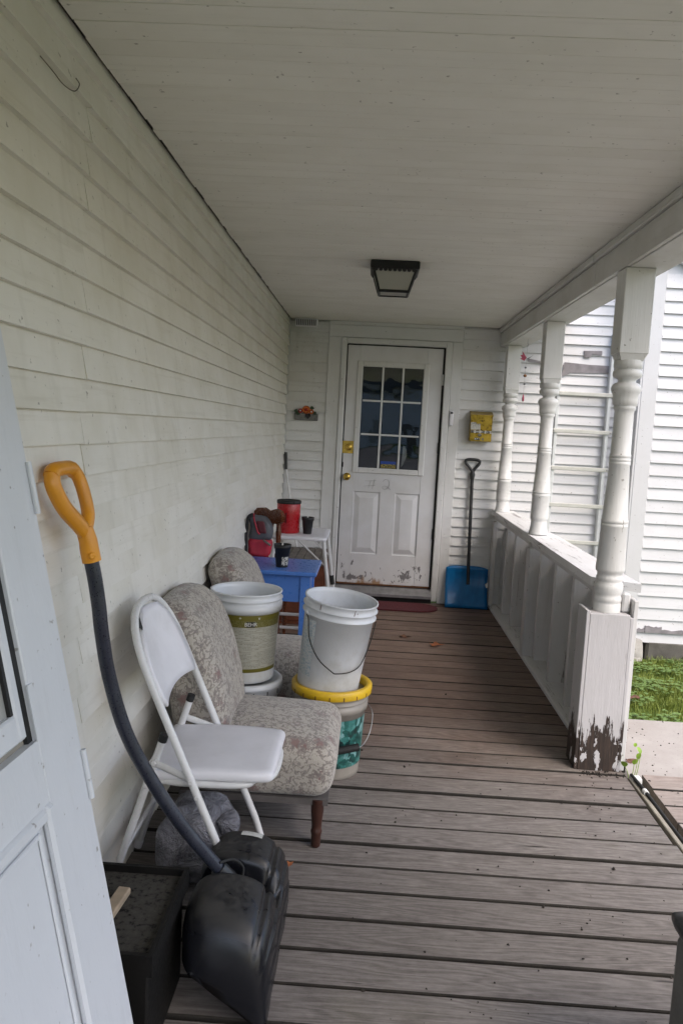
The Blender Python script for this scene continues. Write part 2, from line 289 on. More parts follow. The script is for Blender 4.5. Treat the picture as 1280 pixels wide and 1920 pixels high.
M['sticker'] = printm('yellow_sticker_print', (.05, .05, .03), (.50, .38, .05), 120, .52); M['stickerblue'] = plain('blue_sticker', (.01, .05, .28), .4); M['palesticker'] = printm('worn_white_sticker', (.60, .60, .56), (.16, .16, .15), 150, .6)
M['bluefaint'] = printm('faded_blue_print', (.60, .62, .625), (.38, .47, .53), 75, .5); M['greylabel'] = printm('grey_can_label', (.30, .28, .28), (.42, .05, .05), 30, .55)
M['plaque'] = printm('grey_plaque_print', (.17, .17, .165), (.05, .05, .05), 110, .56); M['petal'] = plain('orange_petal', (.50, .12, .015), .5); M['petalred'] = plain('red_petal', (.35, .02, .015), .5); M['pinkglass'] = plain('pink_glass', (.40, .06, .11), .25); M['bead'] = plain('amber_bead', (.30, .13, .04), .2)
M['bark'] = plain('bark', (.09, .07, .055), .9, 0, .4, 12, .8); M['crown'] = grassm('tree_leaves', (.03, .06, .012), (.08, .13, .03)); M['curtain'] = plain('white_curtain', (.55, .55, .53), .9)

# ------------------------------------------------------------------ mesh helpers
def base_of(p):
    v = Vector((0, 0, 0))
    while p is not None: v += p.location; p = p.parent
    return v
class MB:
    def __init__(s): s.v = []; s.f = []; s.sm = []
    def add(s, vs, fs, smooth=False, mat=None):
        o = len(s.v); s.v += [tuple(mat @ Vector(v)) if mat else tuple(v) for v in vs]; s.f += [tuple(i+o for i in f) for f in fs]; s.sm += [smooth]*len(fs); return s
    def box(s, x0, x1, y0, y1, z0, z1, mat=None, c=0.):
        if c <= 0:
            return s.add([(x, y, z) for z in (z0, z1) for y in (y0, y1) for x in (x0, x1)], [(0, 2, 3, 1), (4, 5, 7, 6), (0, 1, 5, 4), (2, 6, 7, 3), (0, 4, 6, 2), (1, 3, 7, 5)], mat=mat)
        c = min(c, (x1-x0)*.45, (y1-y0)*.45, (z1-z0)*.45); vs = []; ix = {}
        X = (x0, x1); Y = (y0, y1); Z = (z0, z1); sg = (1, -1)
        for i in (0, 1):
            for j in (0, 1):
                for l in (0, 1):
                    for ax in range(3):
                        q = [X[i]+sg[i]*c, Y[j]+sg[j]*c, Z[l]+sg[l]*c]; q[ax] = (X[i], Y[j], Z[l])[ax]
                        ix[i, j, l, ax] = len(vs); vs.append(tuple(q))
        fs = []; K = lambda i, j, l, a: ix[i, j, l, a]
        for e in (0, 1):
            q = [K(e, 0, 0, 0), K(e, 1, 0, 0), K(e, 1, 1, 0), K(e, 0, 1, 0)]; fs.append(q if e else q[::-1])
            q = [K(0, e, 0, 1), K(1, e, 0, 1), K(1, e, 1, 1), K(0, e, 1, 1)]; fs.append(q[::-1] if e else q)
            q = [K(0, 0, e, 2), K(1, 0, e, 2), K(1, 1, e, 2), K(0, 1, e, 2)]; fs.append(q if e else q[::-1])
        for a in (0, 1):
            for b in (0, 1):
                fs += [[K(0, a, b, 1), K(1, a, b, 1), K(1, a, b, 2), K(0, a, b, 2)], [K(a, 0, b, 0), K(a, 1, b, 0), K(a, 1, b, 2), K(a, 0, b, 2)], [K(a, b, 0, 0), K(a, b, 1, 0), K(a, b, 1, 1), K(a, b, 0, 1)]]
        for i in (0, 1):
            for j in (0, 1):
                for l in (0, 1): fs.append([K(i, j, l, 0), K(i, j, l, 1), K(i, j, l, 2)])
        ctr = Vector(((x0+x1)/2, (y0+y1)/2, (z0+z1)/2)); out = []
        for f in fs:
            p = [Vector(vs[i]) for i in f]; nn = (p[1]-p[0]).cross(p[2]-p[0]); mid = sum(p, Vector())/len(p)
            out.append(tuple(f) if nn.dot(mid-ctr) > 0 else tuple(f[::-1]))
        return s.add(vs, out, mat=mat)
    def rbox(s, x0, x1, y0, y1, z0, z1, r=.03, n=8, crown=0., mat=None, fn=None):
        """rounded, optionally crowned cushion"""
        c = Vector(((x0+x1)/2, (y0+y1)/2, (z0+z1)/2)); h = Vector(((x1-x0)/2, (y1-y0)/2, (z1-z0)/2)); vs = []; fs = []; key = {}
        def vid(p):
            kk = tuple(round(a, 5) for a in p)
            if kk not in key:
                q = Vector(p); w = Vector([q[i]*h[i] for i in range(3)]); inn = Vector([max(-(h[i]-r), min(h[i]-r, w[i])) for i in range(3)]); d = w-inn
                if d.length > 1e-9: w = inn+d.normalized()*r
                if crown: w.z += crown*(1-q.x**2)*(1-q.y**2)*(1 if q.z > 0 else 0)
                w = c+w
                if fn: w = Vector(fn(w))
                key[kk] = len(vs); vs.append(tuple(w))
            return key[kk]
        g = [math.sin((-1+2*i/n)*math.pi/2) if False else -1+2*i/n for i in range(n+1)]
        # denser sampling toward the edges so that corners stay round
        g = [math.copysign(abs(t)**.55, t) for t in g]
        for ax in range(3):
            for sgn in (-1, 1):
                for i in range(n):
                    for j in range(n):
                        q = []
                        for (a, b) in ((g[i], g[j]), (g[i+1], g[j]), (g[i+1], g[j+1]), (g[i], g[j+1])):
                            p = [0, 0, 0]; p[ax] = sgn; p[(ax+1) % 3] = a; p[(ax+2) % 3] = b; q.append(vid(p))
                        fs.append(q if sgn > 0 else q[::-1])
        return s.add(vs, fs, True, mat)
    def lathe(s, prof, seg=24, mat=None, smooth=True, a0=0, a1=2*math.pi, capb=True, capt=True, jit=None):
        full = abs(a1-a0-2*math.pi) < 1e-6; cols = seg if full else seg+1; vs = []
        for (r, z) in prof:
            for i in range(cols):
                a = a0+(a1-a0)*i/seg; rr = r*(jit(a, z) if jit else 1); vs.append((rr*math.cos(a), rr*math.sin(a), z))
        fs = []
        for k in range(len(prof)-1):
            for i in range(seg):
                j = (i+1) % cols; fs.append((k*cols+i, k*cols+j, (k+1)*cols+j, (k+1)*cols+i))
        s.add(vs, fs, smooth, mat)
        if full and capb and prof[0][0] > 1e-6: s.add(vs[:cols], [tuple(range(cols))[::-1]], False, mat)
        if full and capt and prof[-1][0] > 1e-6: s.add(vs[-cols:], [tuple(range(cols))], False, mat)
        return s
    def tube(s, pts, r, seg=10, cap=True, flat=None):
        pts = [Vector(p) for p in pts]; n = len(pts); rs = r if isinstance(r, (list, tuple)) else [r]*n; vs = []; up = None
        for i, p in enumerate(pts):
            t = (pts[min(i+1, n-1)]-pts[max(i-1, 0)]).normalized()
            if up is None: up = Vector((0, 0, 1)) if abs(t.z) < .9 else Vector((1, 0, 0))
            a = (up-t*up.dot(t)).normalized(); b = t.cross(a); up = a
            for k in range(seg):
                w = 2*math.pi*k/seg; e = (math.cos(w), math.sin(w)); 
                if flat: e = (e[0]*flat[0], e[1]*flat[1])
                vs.append(tuple(p+(a*e[0]+b*e[1])*rs[i]))
        fs = [(i*seg+k, i*seg+(k+1) % seg, (i+1)*seg+(k+1) % seg, (i+1)*seg+k) for i in range(n-1) for k in range(seg)]
        s.add(vs, fs, True)
        if cap: s.add(vs[:seg], [tuple(range(seg))[::-1]]); s.add(vs[-seg:], [tuple(range(seg))])
        return s
    def prism(s, poly, a, b, axis='y', mat=None, smooth=False):
        """extrude a polygon given in the two other axes"""
        def P(u, w, t): return {'x': (t, u, w), 'y': (u, t, w), 'z': (u, w, t)}[axis]
        n = len(poly); vs = [P(u, w, a) for u, w in poly]+[P(u, w, b) for u, w in poly]
        fs = [tuple(range(n)), tuple(range(n, 2*n))[::-1]]+[(i, i+n, (i+1) % n+n, (i+1) % n) for i in range(n)]
        return s.add(vs, fs, smooth, mat)
    def build(s, name, mat, parent=None, fix=True):
        me = bpy.data.meshes.new(name); b = base_of(parent); me.from_pydata([(x-b.x, y-b.y, z-b.z) for x, y, z in s.v], [], s.f); me.polygons.foreach_set('use_smooth', s.sm); me.update()
        if fix:
            import bmesh
            bm = bmesh.new(); bm.from_mesh(me); bmesh.ops.recalc_face_normals(bm, faces=bm.faces); bm.to_mesh(me); bm.free()
        o = bpy.data.objects.new(name, me); COL.objects.link(o); o.parent = parent
        if mat: me.materials.append(M[mat] if isinstance(mat, str) else mat)
        return o
def bezier(pts, n=8):
    """Catmull-Rom through the points"""
    P = [Vector(p) for p in pts]; P = [P[0]*2-P[1]]+P+[P[-1]*2-P[-2]]; out = []
    for i in range(1, len(P)-2):
        for k in range(n):
            t = k/n; a, b, c, d = P[i-1:i+3]
            out.append(.5*((2*b)+(c-a)*t+(2*a-5*b+4*c-d)*t*t+(3*b-a-3*c+d)*t**3))
    return out+[P[-2]]
def tag(o, label, cat, group=None):
    o['label'] = label; o['category'] = cat
    if group: o['group'] = group
    return o
def thing(name, loc, label, cat, group=None):
    o = bpy.data.objects.new(name, None); COL.objects.link(o); o.location = loc; o.empty_display_size = .05; return tag(o, label, cat, group)
def struct(o): o['kind'] = 'structure'; return o
def stuff(o): o['kind'] = 'stuff'; return o
def rotm(loc, rx=0, ry=0, rz=0, s=1):
    return Matrix.Translation(loc) @ Matrix.Rotation(rz, 4, 'Z') @ Matrix.Rotation(ry, 4, 'Y') @ Matrix.Rotation(rx, 4, 'X') @ Matrix.Scale(s, 4)
def text_data(txt, size, spacing=1.):
    c = bpy.data.curves.new('t', 'FONT'); c.body = txt; c.size = size; c.align_x = 'CENTER'; c.align_y = 'CENTER'; c.space_character = spacing; c.resolution_u = 3
    o = bpy.data.objects.new('t', c); me = bpy.data.meshes.new_from_object(o); vs = [tuple(v.co) for v in me.vertices]; fs = [tuple(p.vertices) for p in me.polygons]
    bpy.data.objects.remove(o); bpy.data.curves.remove(c); bpy.data.meshes.remove(me); return vs, fs
U = random.uniform

# ------------------------------------------------------------------ setting: lawn, pad, porch floor
D = 6.71; CEIL = 2.351
def gz(x, y):     # lawn height: level round the porch, falling gently to the wing
    t = max(0, min(1, (y-4.2)/2.2)); near = max(0, min(1, (14-abs(x-2)-abs(y-3))/6))
    return -.16-.15*t*near
b = MB(); nx, ny = 60, 60
xs = [-120, -60, -30, -15]+[-8+i*.5 for i in range(48)]+[17, 22, 30, 60, 120]; ys = [-120, -60, -30, -15]+[-9+i*.5 for i in range(48)]+[18, 24, 40, 80, 150]
b.add([(x, y, gz(x, y)+(.012*mnoise.noise((x*1.3, y*1.3, 0)) if abs(x) < 14 and abs(y) < 14 else 0)) for y in ys for x in xs], [(j*len(xs)+i, j*len(xs)+i+1, (j+1)*len(xs)+i+1, (j+1)*len(xs)+i) for j in range(len(ys)-1) for i in range(len(xs)-1)], True)
struct(b.build('lawn_ground', 'soil', fix=False))
pad = struct(MB().box(2.03, 5.2, 3.47, 4.40, -.30, -.095, c=.012).build('concrete_path', 'concrete'))

floor = struct(MB().box(0, 1.93, -.95, D+.02, -.16, -.05).build('porch_floor', 'black_gap'))  # base coloured black, painting shade under the gaps between boards
M['plankedge'] = plain('gap_shade_board_edge', (.020, .017, .013), .9, var=.4)
def plank(x0, x1, y0, y1, z0, z1, mat, parent):
    c = .0035; poly = [(y0, z0), (y1, z0), (y1, z1-c), (y1-c, z1), (y0+c, z1), (y0, z1-c)]
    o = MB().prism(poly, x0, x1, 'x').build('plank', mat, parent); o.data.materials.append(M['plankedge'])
    for i in (3, 6, 7): o.data.polygons[i].material_index = 1        # near-black edges paint the shade of the gaps into the colour
    return o
P0 = 2.955; PITCH = .1455
k0 = int((P0+.95)/PITCH); k1 = int((D-P0)/PITCH)+1
for k in range(-k0, k1+1):
    y0 = P0+k*PITCH; y1 = min(y0+PITCH-U(.0085, .0135) if y0 < 3.6 else y0+PITCH-U(.0035, .0065), D+.01)
    if y1 - y0 < .03: continue
    xr = 1.935+U(-.004, .006) if y0 < 3.5 else 1.99
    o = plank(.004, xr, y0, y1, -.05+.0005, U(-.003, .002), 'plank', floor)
    o.rotation_euler.z = U(-.0006, .0006)
# a landing of paler boards beyond the trim strip
land = struct(MB().box(2.04, 5.2, .2, 3.462, -.28, -.07).build('landing_base', 'black_gap'))
yy = 3.462
while yy > .3:
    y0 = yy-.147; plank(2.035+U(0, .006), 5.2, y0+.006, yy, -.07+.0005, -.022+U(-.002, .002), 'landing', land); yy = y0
st = thing('edge_trim', (1.95, 2.4, -.02), 'beige trim strip with black cable along the right edge of the deck', 'trim')
MB().box(1.948, 1.968, .4, 3.37, -.16, .004, c=.003).build('trim_board', 'beigetrim', st)
cb = MB(); cb.tube(bezier([(1.985, .4, -.012), (1.987, 1.2, -.010), (1.986, 2.2, -.010), (1.985, 2.7, -.008), (1.980, 3.0, -.002), (1.969, 3.22, .011), (1.962, 3.375, .012)], 8), .0075, 8); cb.build('cable', 'black_gap', st)
MB().tube([(1.970, 3.20, .010), (1.968, 3.225, .011)], .0115, 10).build('clip', 'white', st)
MB().box(1.9555, 1.998, 3.335, 3.378, -.02, .012, c=.003).build('end_cap', 'white', st)
MB().box(1.978, 2.03, .4, 3.40, -.158, -.11).build('gap_bed', 'black_gap', st)

# ------------------------------------------------------------------ walls with real clapboards
def clap(parent, mat, axis, a0, a1, z0, pitch, plane, out, zmax, thick=.021):
    """one lapped board; axis 'y': wall faces +x, axis 'x': wall faces -y"""
    t = thick*U(.85, 1.1); dz = U(-.0015, .0015)*(2 if mat == 'siding_wing' else 1); z0 += dz; z1 = min(z0+pitch+.012, zmax)
    if z1-z0 < .015: return
    p = [(plane+out*t, z0), (plane+out*(t-.001), z0+.003), (plane+out*.0015, z1), (plane-out*.004, z1), (plane-out*.004, z0)]
    MB().prism(p, a0, a1, axis).build('clapboard', mat, parent)
LP = .0825
lw = thing('house_wall', (-.06, 2.8, 0), 'long white clapboard house wall along the left side of the porch', 'wall')
MB().box(-.14, -.012, -1.6, D+.1, -.2, 2.60).build('sheathing', 'trim', lw)
z = 1.387-17*LP
while z < CEIL:
    cuts = [-1.6]
    if .25 < z < 2.25: cuts.append(1.998+U(-.006, .006))
    if random.random() < .25: cuts.append(U(3.2, 5.6))
    cuts.append(D-.028)
    for i in range(len(cuts)-1):
        clap(lw, 'siding', 'y', cuts[i]+.0008, cuts[i+1]-.0008, z, LP, -.006, 1, CEIL+.02)
    z += LP
MB().box(-.012, .012, D-.027, D-.003, 0.002, CEIL).build('corner_strip', 'trim', lw)
MB().tube(bezier([(.004, 1.72, 2.205), (.012, 1.77, 2.195), (.014, 1.82, 2.19), (.016, 1.88, 2.20), (.018, 1.905, 2.225), (.016, 1.888, 2.232)], 5), .0013, 6).build('hanging_wire', 'greywood', lw)

ew = thing('end_wall', (1.5, D+.06, 0), 'white clapboard wall at the far end of the porch around the entry door', 'wall')
sh = MB(); sh.box(-.14, .40, D+.012, D+.13, -.3, 2.6); sh.box(1.41, 3.0, D+.012, D+.13, -.35, 3.3); sh.box(.40, 1.41, D+.012, D+.13, 2.21, 2.6); sh.build('sheathing', 'trim', ew)
z = 1.257-16*LP
while z < 3.2:
    zz = max(z, .003)
    if z+LP > 0:
        if z < CEIL:
            clap(ew, 'siding_end', 'x', .014, .338, zz, LP, D+.006, -1, CEIL)
        if z < CEIL-.01:
            clap(ew, 'siding_end', 'x', 1.459, 1.90, zz, LP-(zz-z), D+.006, -1, CEIL)
        clap(ew, 'siding_wing', 'x', 1.9015, 2.84, zz, LP-(zz-z), D+.006, -1, 3.3)
    else:
        clap(ew, 'siding_wing', 'x', 1.99, 2.84, z, LP, D+.006, -1, 3.3)
    z += LP
MB().box(.338, 1.459, D-.012, D+.012, 2.322, CEIL, c=.002).build('frieze_board', 'trim_x', ew)
MB().prism([(2.28, 1.98), (2.36, 2.015), (2.78, 2.03), (2.78, 2.085), (2.5, 2.088), (2.3, 2.10)], D-.021, D-.012, 'y').build('bare_patch', 'greypeel', ew)
MB().prism([(2.46, 2.145), (2.51, 2.150), (2.515, 2.175), (2.60, 2.17), (2.60, 2.205), (2.45, 2.20)], D-.021, D-.012, 'y').build('bare_patch', 'greypeel', ew)
MB().prism([(2.0, 2.09), (2.15, 2.075), (2.30, 2.055), (2.30, 2.078), (2.1, 2.10), (2.0, 2.115)], D-.022, D-.012, 'y').build('bare_patch', 'greypeel', ew)

WY = 6.45
ww = thing('wing_wall', (3.6, WY+.06, -.3), 'bright white clapboard wing of the house beyond the lawn at right', 'building')
MB().prism([(2.90, -.14), (6.6, -.14), (6.6, 1.40), (2.90, 3.0)], WY+.012, WY+1.0, 'y').build('sheathing', 'corner', ww)
MB().box(2.862, 2.985, WY-.016, WY+.012, -.125, 3.3, c=.003).build('corner_board', 'corner', ww)
MB().box(2.846, 2.884, WY-.012, D+.01, -.125, 3.3, c=.003).build('corner_board', 'corner', ww)
z = 2.101-23*.0985
while z < 2.95:
    clap(ww, 'siding_wing', 'x', 2.987, 6.6, z, .0985, WY+.006, -1, 3.0); z += .0985
    if z > 2.70: break
MB().prism([(2.985, 2.92), (6.6, 1.35), (6.6, 1.46), (2.985, 3.03)], WY-.04, WY+.01, 'y').build('rake_board', 'corner', ww)
MB().prism([(2.985, 3.031), (6.6, 1.461), (6.6, 1.53), (2.985, 3.10)], WY-.12, WY+.9, 'y').build('roof_edge', 'shingle', ww)
pt = MB()
for (x0, x1, z0, z1) in ((2.99, 3.06, -.078, -.045), (3.065, 3.20, -.078, -.025), (3.2, 3.45, -.078, -.048)):
    n = 9; poly = [(x0, z0), (x1, z0)]+[(x1-(x1-x0)*i/n, z1+U(-.008, .006)) for i in range(n+1)]; pt.prism(poly, WY-.021, WY-.012, 'y')
pt.build('bare_patch', 'greypeel', ww)
MB().box(3.09, 6.6, WY-.02, WY+.5, -.75, -.148, c=.02).build('foundation', 'foundation', ww)
st_ = MB(); st_.rbox(2.88, 3.085, WY-.08, WY+.2, -.36, -.135, .08, 8, fn=lambda w: w+Vector(mnoise.noise_vector(w*11))*.03); st_.build('corner_stone', 'stone', ww)
st2 = MB(); st2.rbox(2.92, 3.03, WY-.13, WY-.02, -.36, -.26, .045, 6, fn=lambda w: w+Vector(mnoise.noise_vector(w*15))*.02); st2.build('corner_stone', 'stone', ww)

# ------------------------------------------------------------------ ceiling, roof, beam
ceil = struct(MB().box(-.02, 2.12, -.95, D+.012, CEIL+.016, CEIL+.05).build('porch_ceiling', 'ceiling'))
MB().box(-.008, .05, -.95, D-.001, CEIL+.0135, CEIL+.0158).build('dark_gap', 'black_gap', ceil)  # black backing strip, shade of the wall to ceiling gap as colour
y = -.95
while y < D-.01:
    y1 = min(y+.083, D-.001); g = U(.0004, .0011) if random.random() < .85 else .0022; zt = CEIL+U(0, .0012); c = .0013
    cuts = [.010+U(0, .006), 1.762]
    if random.random() < .25: cuts.insert(1, U(.5, 1.5))
    for i in range(len(cuts)-1):
        MB().prism([(y+g, CEIL+.0134), (y+g, zt+c), (y+g+c, zt), (y1-c, zt), (y1, zt+c), (y1, CEIL+.0134)], cuts[i]+.0006, cuts[i+1]-.0006, 'x').build('ceiling_board', 'ceiling', ceil)
    y = y1
struct(MB().prism([(-.14, 2.56), (2.3, CEIL+.06), (2.3, CEIL+.10), (-.14, 2.80)], -1.0, D-.0, 'y').build('porch_roof', 'shingle'))
bm_ = thing('porch_beam', (1.85, 2.9, 2.2), 'white painted beam carrying the porch roof on top of the posts', 'beam')
MB().box(1.764, 1.785, -.95, 3.905, 2.20, 2.312, c=.003).build('face_board', 'beam', bm_)
MB().box(1.764, 1.785, 3.911, D-.004, 2.20, 2.310, c=.003).build('face_board', 'beam', bm_)
MB().box(1.748, 1.785, -.95, 3.902, 2.3125, CEIL-.001, c=.006).build('crown_strip', 'beam', bm_)
MB().box(1.748, 1.785, 3.912, D-.006, 2.3125, CEIL-.001, c=.006).build('crown_strip', 'beam', bm_)
MB().box(1.7865, 1.948, -.95, D-.006, 2.197, CEIL+.02, c=.003).build('core', 'beam', bm_)
MB().box(1.95, 1.97, -.95, D-.02, 2.205, CEIL+.05, c=.003).build('fascia_board', 'beam', bm_)

# ------------------------------------------------------------------ posts and railing
PROF = [(.060, 1.815), (.061, 1.80), (.060, 1.782), (.052, 1.779), (.053, 1.776), (.060, 1.770), (.0625, 1.758), (.059, 1.745), (.046, 1.738), (.0375, 1.731), (.038, 1.722),
        (.050, 1.717), (.060, 1.708), (.0645, 1.694), (.060, 1.678), (.054, 1.667), (.0535, 1.645), (.052, 1.625), (.046, 1.6205), (.047, 1.617), (.0475, 1.610), (.045, 1.604), (.041, 1.598), (.0405, 1.58),
        (.0425, 1.412), (.0455, 1.408), (.0455, 1.398), (.042, 1.395), (.0455, 1.392), (.046, 1.382), (.0425, 1.379), (.046, 1.376), (.0455, 1.366), (.043, 1.362), (.054, 1.125), (.0575, 1.121), (.0575, 1.110), (.0535, 1.107), (.0575, 1.104), (.0575, 1.092), (.055, 1.088)]
LOW_NEAR = [(.063, .905), (.0615, .893), (.054, .886), (.0535, .872), (.057, .867), (.057, .856), (.0545, .850), (.054, .846), (.061, .835), (.0625, .818), (.058, .795), (.0545, .785), (.059, .778), (.059, .760), (.055, .754), (.0585, .749), (.0585, .712)]
LOW_FAR = [(.0575, .955), (.0575, .940), (.052, .934), (.0515, .925), (.052, .895), (.057, .868), (.060, .852), (.060, .842)]
def post_square(x, y, z0, z1, h, parent):
    b = MB(); c = .012                                   # tapered chamfer at the lower end
    b.box(x-h, x+h, y-h, y+h, z0+.028, z1, c=.003)
    q = h-.003; r = .060*.98; vs = [(x+sx*q, y+sy*q, z0+.03) for sx, sy in ((-1, -1), (1, -1), (1, 1), (-1, 1))]+[(x+sx*r*.8, y+sy*r*.8, z0) for sx, sy in ((-1, -1), (1, -1), (1, 1), (-1, 1))]
    b.add(vs, [(0, 4, 5, 1), (1, 5, 6, 2), (2, 6, 7, 3), (3, 7, 4, 0), (4, 7, 6, 5)])
    b.build('square_head', 'post', parent)
def post(y, low, zb, label, x=1.853, h=.0625):
    t = thing('porch_post', (x, y, zb), label, 'post', 'turned porch posts')
    post_square(x, y, 1.812, 2.1965, h, t)
    prof = [(r, z) for r, z in PROF if z > low[0][1]]+low
    MB().lathe(prof[::-1], 36, rotm((x, y, 0)), jit=lambda a, z: 1+.006*mnoise.noise((a*1.3, z*9, y))).build('turned_shaft', 'post', t)
    return t
post(3.505, LOW_NEAR, .712, 'nearest turned white porch post standing on the rotten pedestal', 1.832)
post(5.15, LOW_FAR, .842, 'middle of the three turned white porch posts, on the railing cap', 1.858, .058)
post(6.56, LOW_FAR, .842, 'farthest turned white porch post, beside the gold mailbox', 1.853, .056)
ped = thing('post_pedestal', (1.82, 3.48, 0), 'square white post pedestal with rotten dark wood at its foot', 'post')
MB().box(1.738, 1.912, 3.420, 3.438, .001, .713, c=.002).build('front_board', 'rot', ped)
MB().box(1.722, 1.7375, 3.421, 3.56, .004, .725, c=.002).build('side_board', 'rot', ped)
MB().box(1.9125, 1.928, 3.421, 3.57, .0, .70, c=.002).build('side_board', 'rot', ped)
MB().box(1.7385, 1.9115, 3.4385, 3.57, .0, .711).build('core_post', 'rot', ped)
MB().box(1.890, 1.925, 3.475, 3.51, .713, .80, c=.008).build('broken_block', 'fin', ped)
MB().box(1.931, 1.95, 3.44, 3.57, .0, .775, c=.002).build('outer_board', 'fin', ped)
rl = thing('porch_railing', (1.88, 5.1, 0), 'white porch railing of upright boards under a wide peeling cap', 'railing')
cz = .800
MB().box(1.793, 1.975, 5.162, D-.016, cz, cz+.040, c=.004).build('cap_board', 'cap', rl)
def capn():
    poly = [(1.793, 3.655), (1.828, 3.615), (1.90, 3.575), (1.985, 3.53), (1.985, 5.155), (1.793, 5.155)]
    return MB().prism(poly, cz-.004, cz+.036, 'z')
capn().build('cap_board', 'cap', rl)
MB().box(1.818, 1.83, 3.60, 5.13, cz-.040, cz-.0045, c=.002).build('sub_rail', 'fin', rl)
MB().box(1.818, 1.83, 5.20, D-.02, cz-.040, cz-.0005, c=.002).build('sub_rail', 'fin', rl)
MB().box(1.812, 1.965, 3.572, D-.016, .001, .030, c=.004).build('bottom_plate', 'cap', rl)
MB().box(1.95, 1.972, 3.575, D-.02, .0305, cz-.055, c=.003).build('outer_skirt', 'fin', rl)
for yf in (6.12, 5.755, 4.89, 4.49, 4.085):
    MB().box(1.8305, 1.948, yf-.021+U(-.004, .004), yf+.021, .072+U(-.01, .012), cz-.0055, c=.002).build('upright_board', 'fin', rl)
MB().box(1.8305, 1.948, 3.70, 3.742, .06, cz-.0055, c=.002).build('upright_board', 'fin', rl)
MB().box(1.806, 1.905, 5.115, 5.205, .0305, cz-.0545, c=.003).build('newel', 'fin', rl)
MB().box(1.80, 1.835, 6.60, 6.69, .0305, cz-.0545, c=.003).build('wall_stud', 'fin', rl)

# ------------------------------------------------------------------ entry door
DX0, DX1, DZ0, DZ1 = .4976, 1.3106, .136, 2.166
dr = thing('entry_door', (.9, D, .02), 'white nine pane entry door with rust and peeling paint along its bottom', 'door')
leaf = MB(); GX0, GX1, GZ0, GZ1 = .612, 1.172, 1.112, 2.012
y0, y1 = D+.004, D+.045
leaf.box(DX0+.006, GX0, y0, y1, DZ0+.004, DZ1-.006, c=.003); leaf.box(GX1, DX1-.008, y0, y1, DZ0+.004, DZ1-.006, c=.003)
leaf.box(GX0, GX1, y0, y1, GZ1, DZ1-.006)
for q in ((GX0, GX1, .934, GZ0), (GX0, GX1, DZ0+.004, .396), (.8385, .9655, .396, .934)): leaf.box(q[0], q[1], y0+.0007, y1, q[2], q[3])
leaf.box(.590, GX1+.03, y0+.010, y1-.001, .39, .94)
leaf_o = leaf.build('door_leaf', 'door', dr)
def raised(x0, x1, z0, z1):
    b = MB(); rings = [(0, -.0006), (.005, .0072), (.013, .0075), (.052, -.003), (.0545, -.0035)]; vs = []; fs = []
    yb = y0+.0
    for i, (d, off) in enumerate(rings): vs += [(x0+d, yb+off, z0+d), (x1-d, yb+off, z0+d), (x1-d, yb+off, z1-d), (x0+d, yb+off, z1-d)]
    for i in range(len(rings)-1): fs += [(i*4+k, i*4+(k+1) % 4, i*4+4+(k+1) % 4, i*4+4+k) for k in range(4)]
    k = (len(rings)-1)*4; fs.append((k, k+1, k+2, k+3)); return b.add(vs, fs).build('raised_panel', 'door', leaf_o)
raised(.612, .838, .396, .934); raised(.966, 1.172, .396, .934)
gf = MB()
for (a0, a1, c0, c1) in ((GX0-.022, GX0+.026, GZ0-.02, GZ1+.02), (GX1-.026, GX1+.022, GZ0-.02, GZ1+.02)): gf.box(a0, a1, y0-.012, y0+.012, c0, c1, c=.005)
gf.box(GX0+.026, GX1-.026, y0-.0113, y0+.0113, GZ1-.026, GZ1+.0195, c=.005); gf.box(GX0+.026, GX1-.026, y0-.0113, y0+.0113, GZ0-.0195, GZ0+.026, c=.005)
gfo = gf.build('glazing_frame', 'trim', dr)
gx0, gx1, gz0, gz1 = GX0+.026, GX1-.026, GZ0+.026, GZ1-.026; px, pz = (gx1-gx0)/3, (gz1-gz0)/3
for i in (1, 2): MB().box(gx0+i*px-.008, gx0+i*px+.008, y0-.007, y0+.009, gz0, gz1, c=.003).build('muntin', 'trim', gfo)
for j in (1, 2):
    for i in range(3): MB().box(gx0+i*px+.0085, gx0+(i+1)*px-.0085, y0-.0065, y0+.0085, gz0+j*pz-.008, gz0+j*pz+.008, c=.003).build('muntin', 'trim', gfo)
for i in range(3):
    for j in range(3):
        o = MB().box(gx0+i*px+.0085 if i else gx0, gx0+(i+1)*px-.0085 if i < 2 else gx1, y0+.004, y0+.0065, gz0+j*pz+.0085 if j else gz0, gz0+(j+1)*pz-.0085 if j < 2 else gz1).build('pane', 'pane', gfo)
        o.rotation_euler = (0, 0, 0)
MB().box(gx0+px+.022, gx0+2*px-.022, y0+.0005, y0+.0034, gz0+.004, gz0+.038).build('sticker', 'sticker', gfo)
MB().box(gx0+px+.020, gx0+2*px-.020, y0+.0005, y0+.0034, gz0+.0385, gz0+.062).build('sticker', 'stickerblue', gfo)
# dim hall behind the glass
rm = MB(); rm.add([(.42, D+.14, .05), (1.40, D+.14, .05), (1.40, D+.14, 2.2), (.42, D+.14, 2.2), (.42, D+1.6, .05), (1.40, D+1.6, .05), (1.40, D+1.6, 2.2), (.42, D+1.6, 2.2)], [(4, 5, 6, 7), (0, 4, 7, 3), (1, 2, 6, 5), (0, 1, 5, 4), (3, 7, 6, 2)]); struct(rm.build('hall_interior', 'room', fix=False))
cu = MB(); cu.prism([(1.006, 1.155), (1.022, 1.18), (1.05, 1.26), (1.045, 1.30), (1.03, 1.335), (1.012, 1.34)], D+.075, D+.08, 'y'); cu.build('curtain', 'curtain', dr)
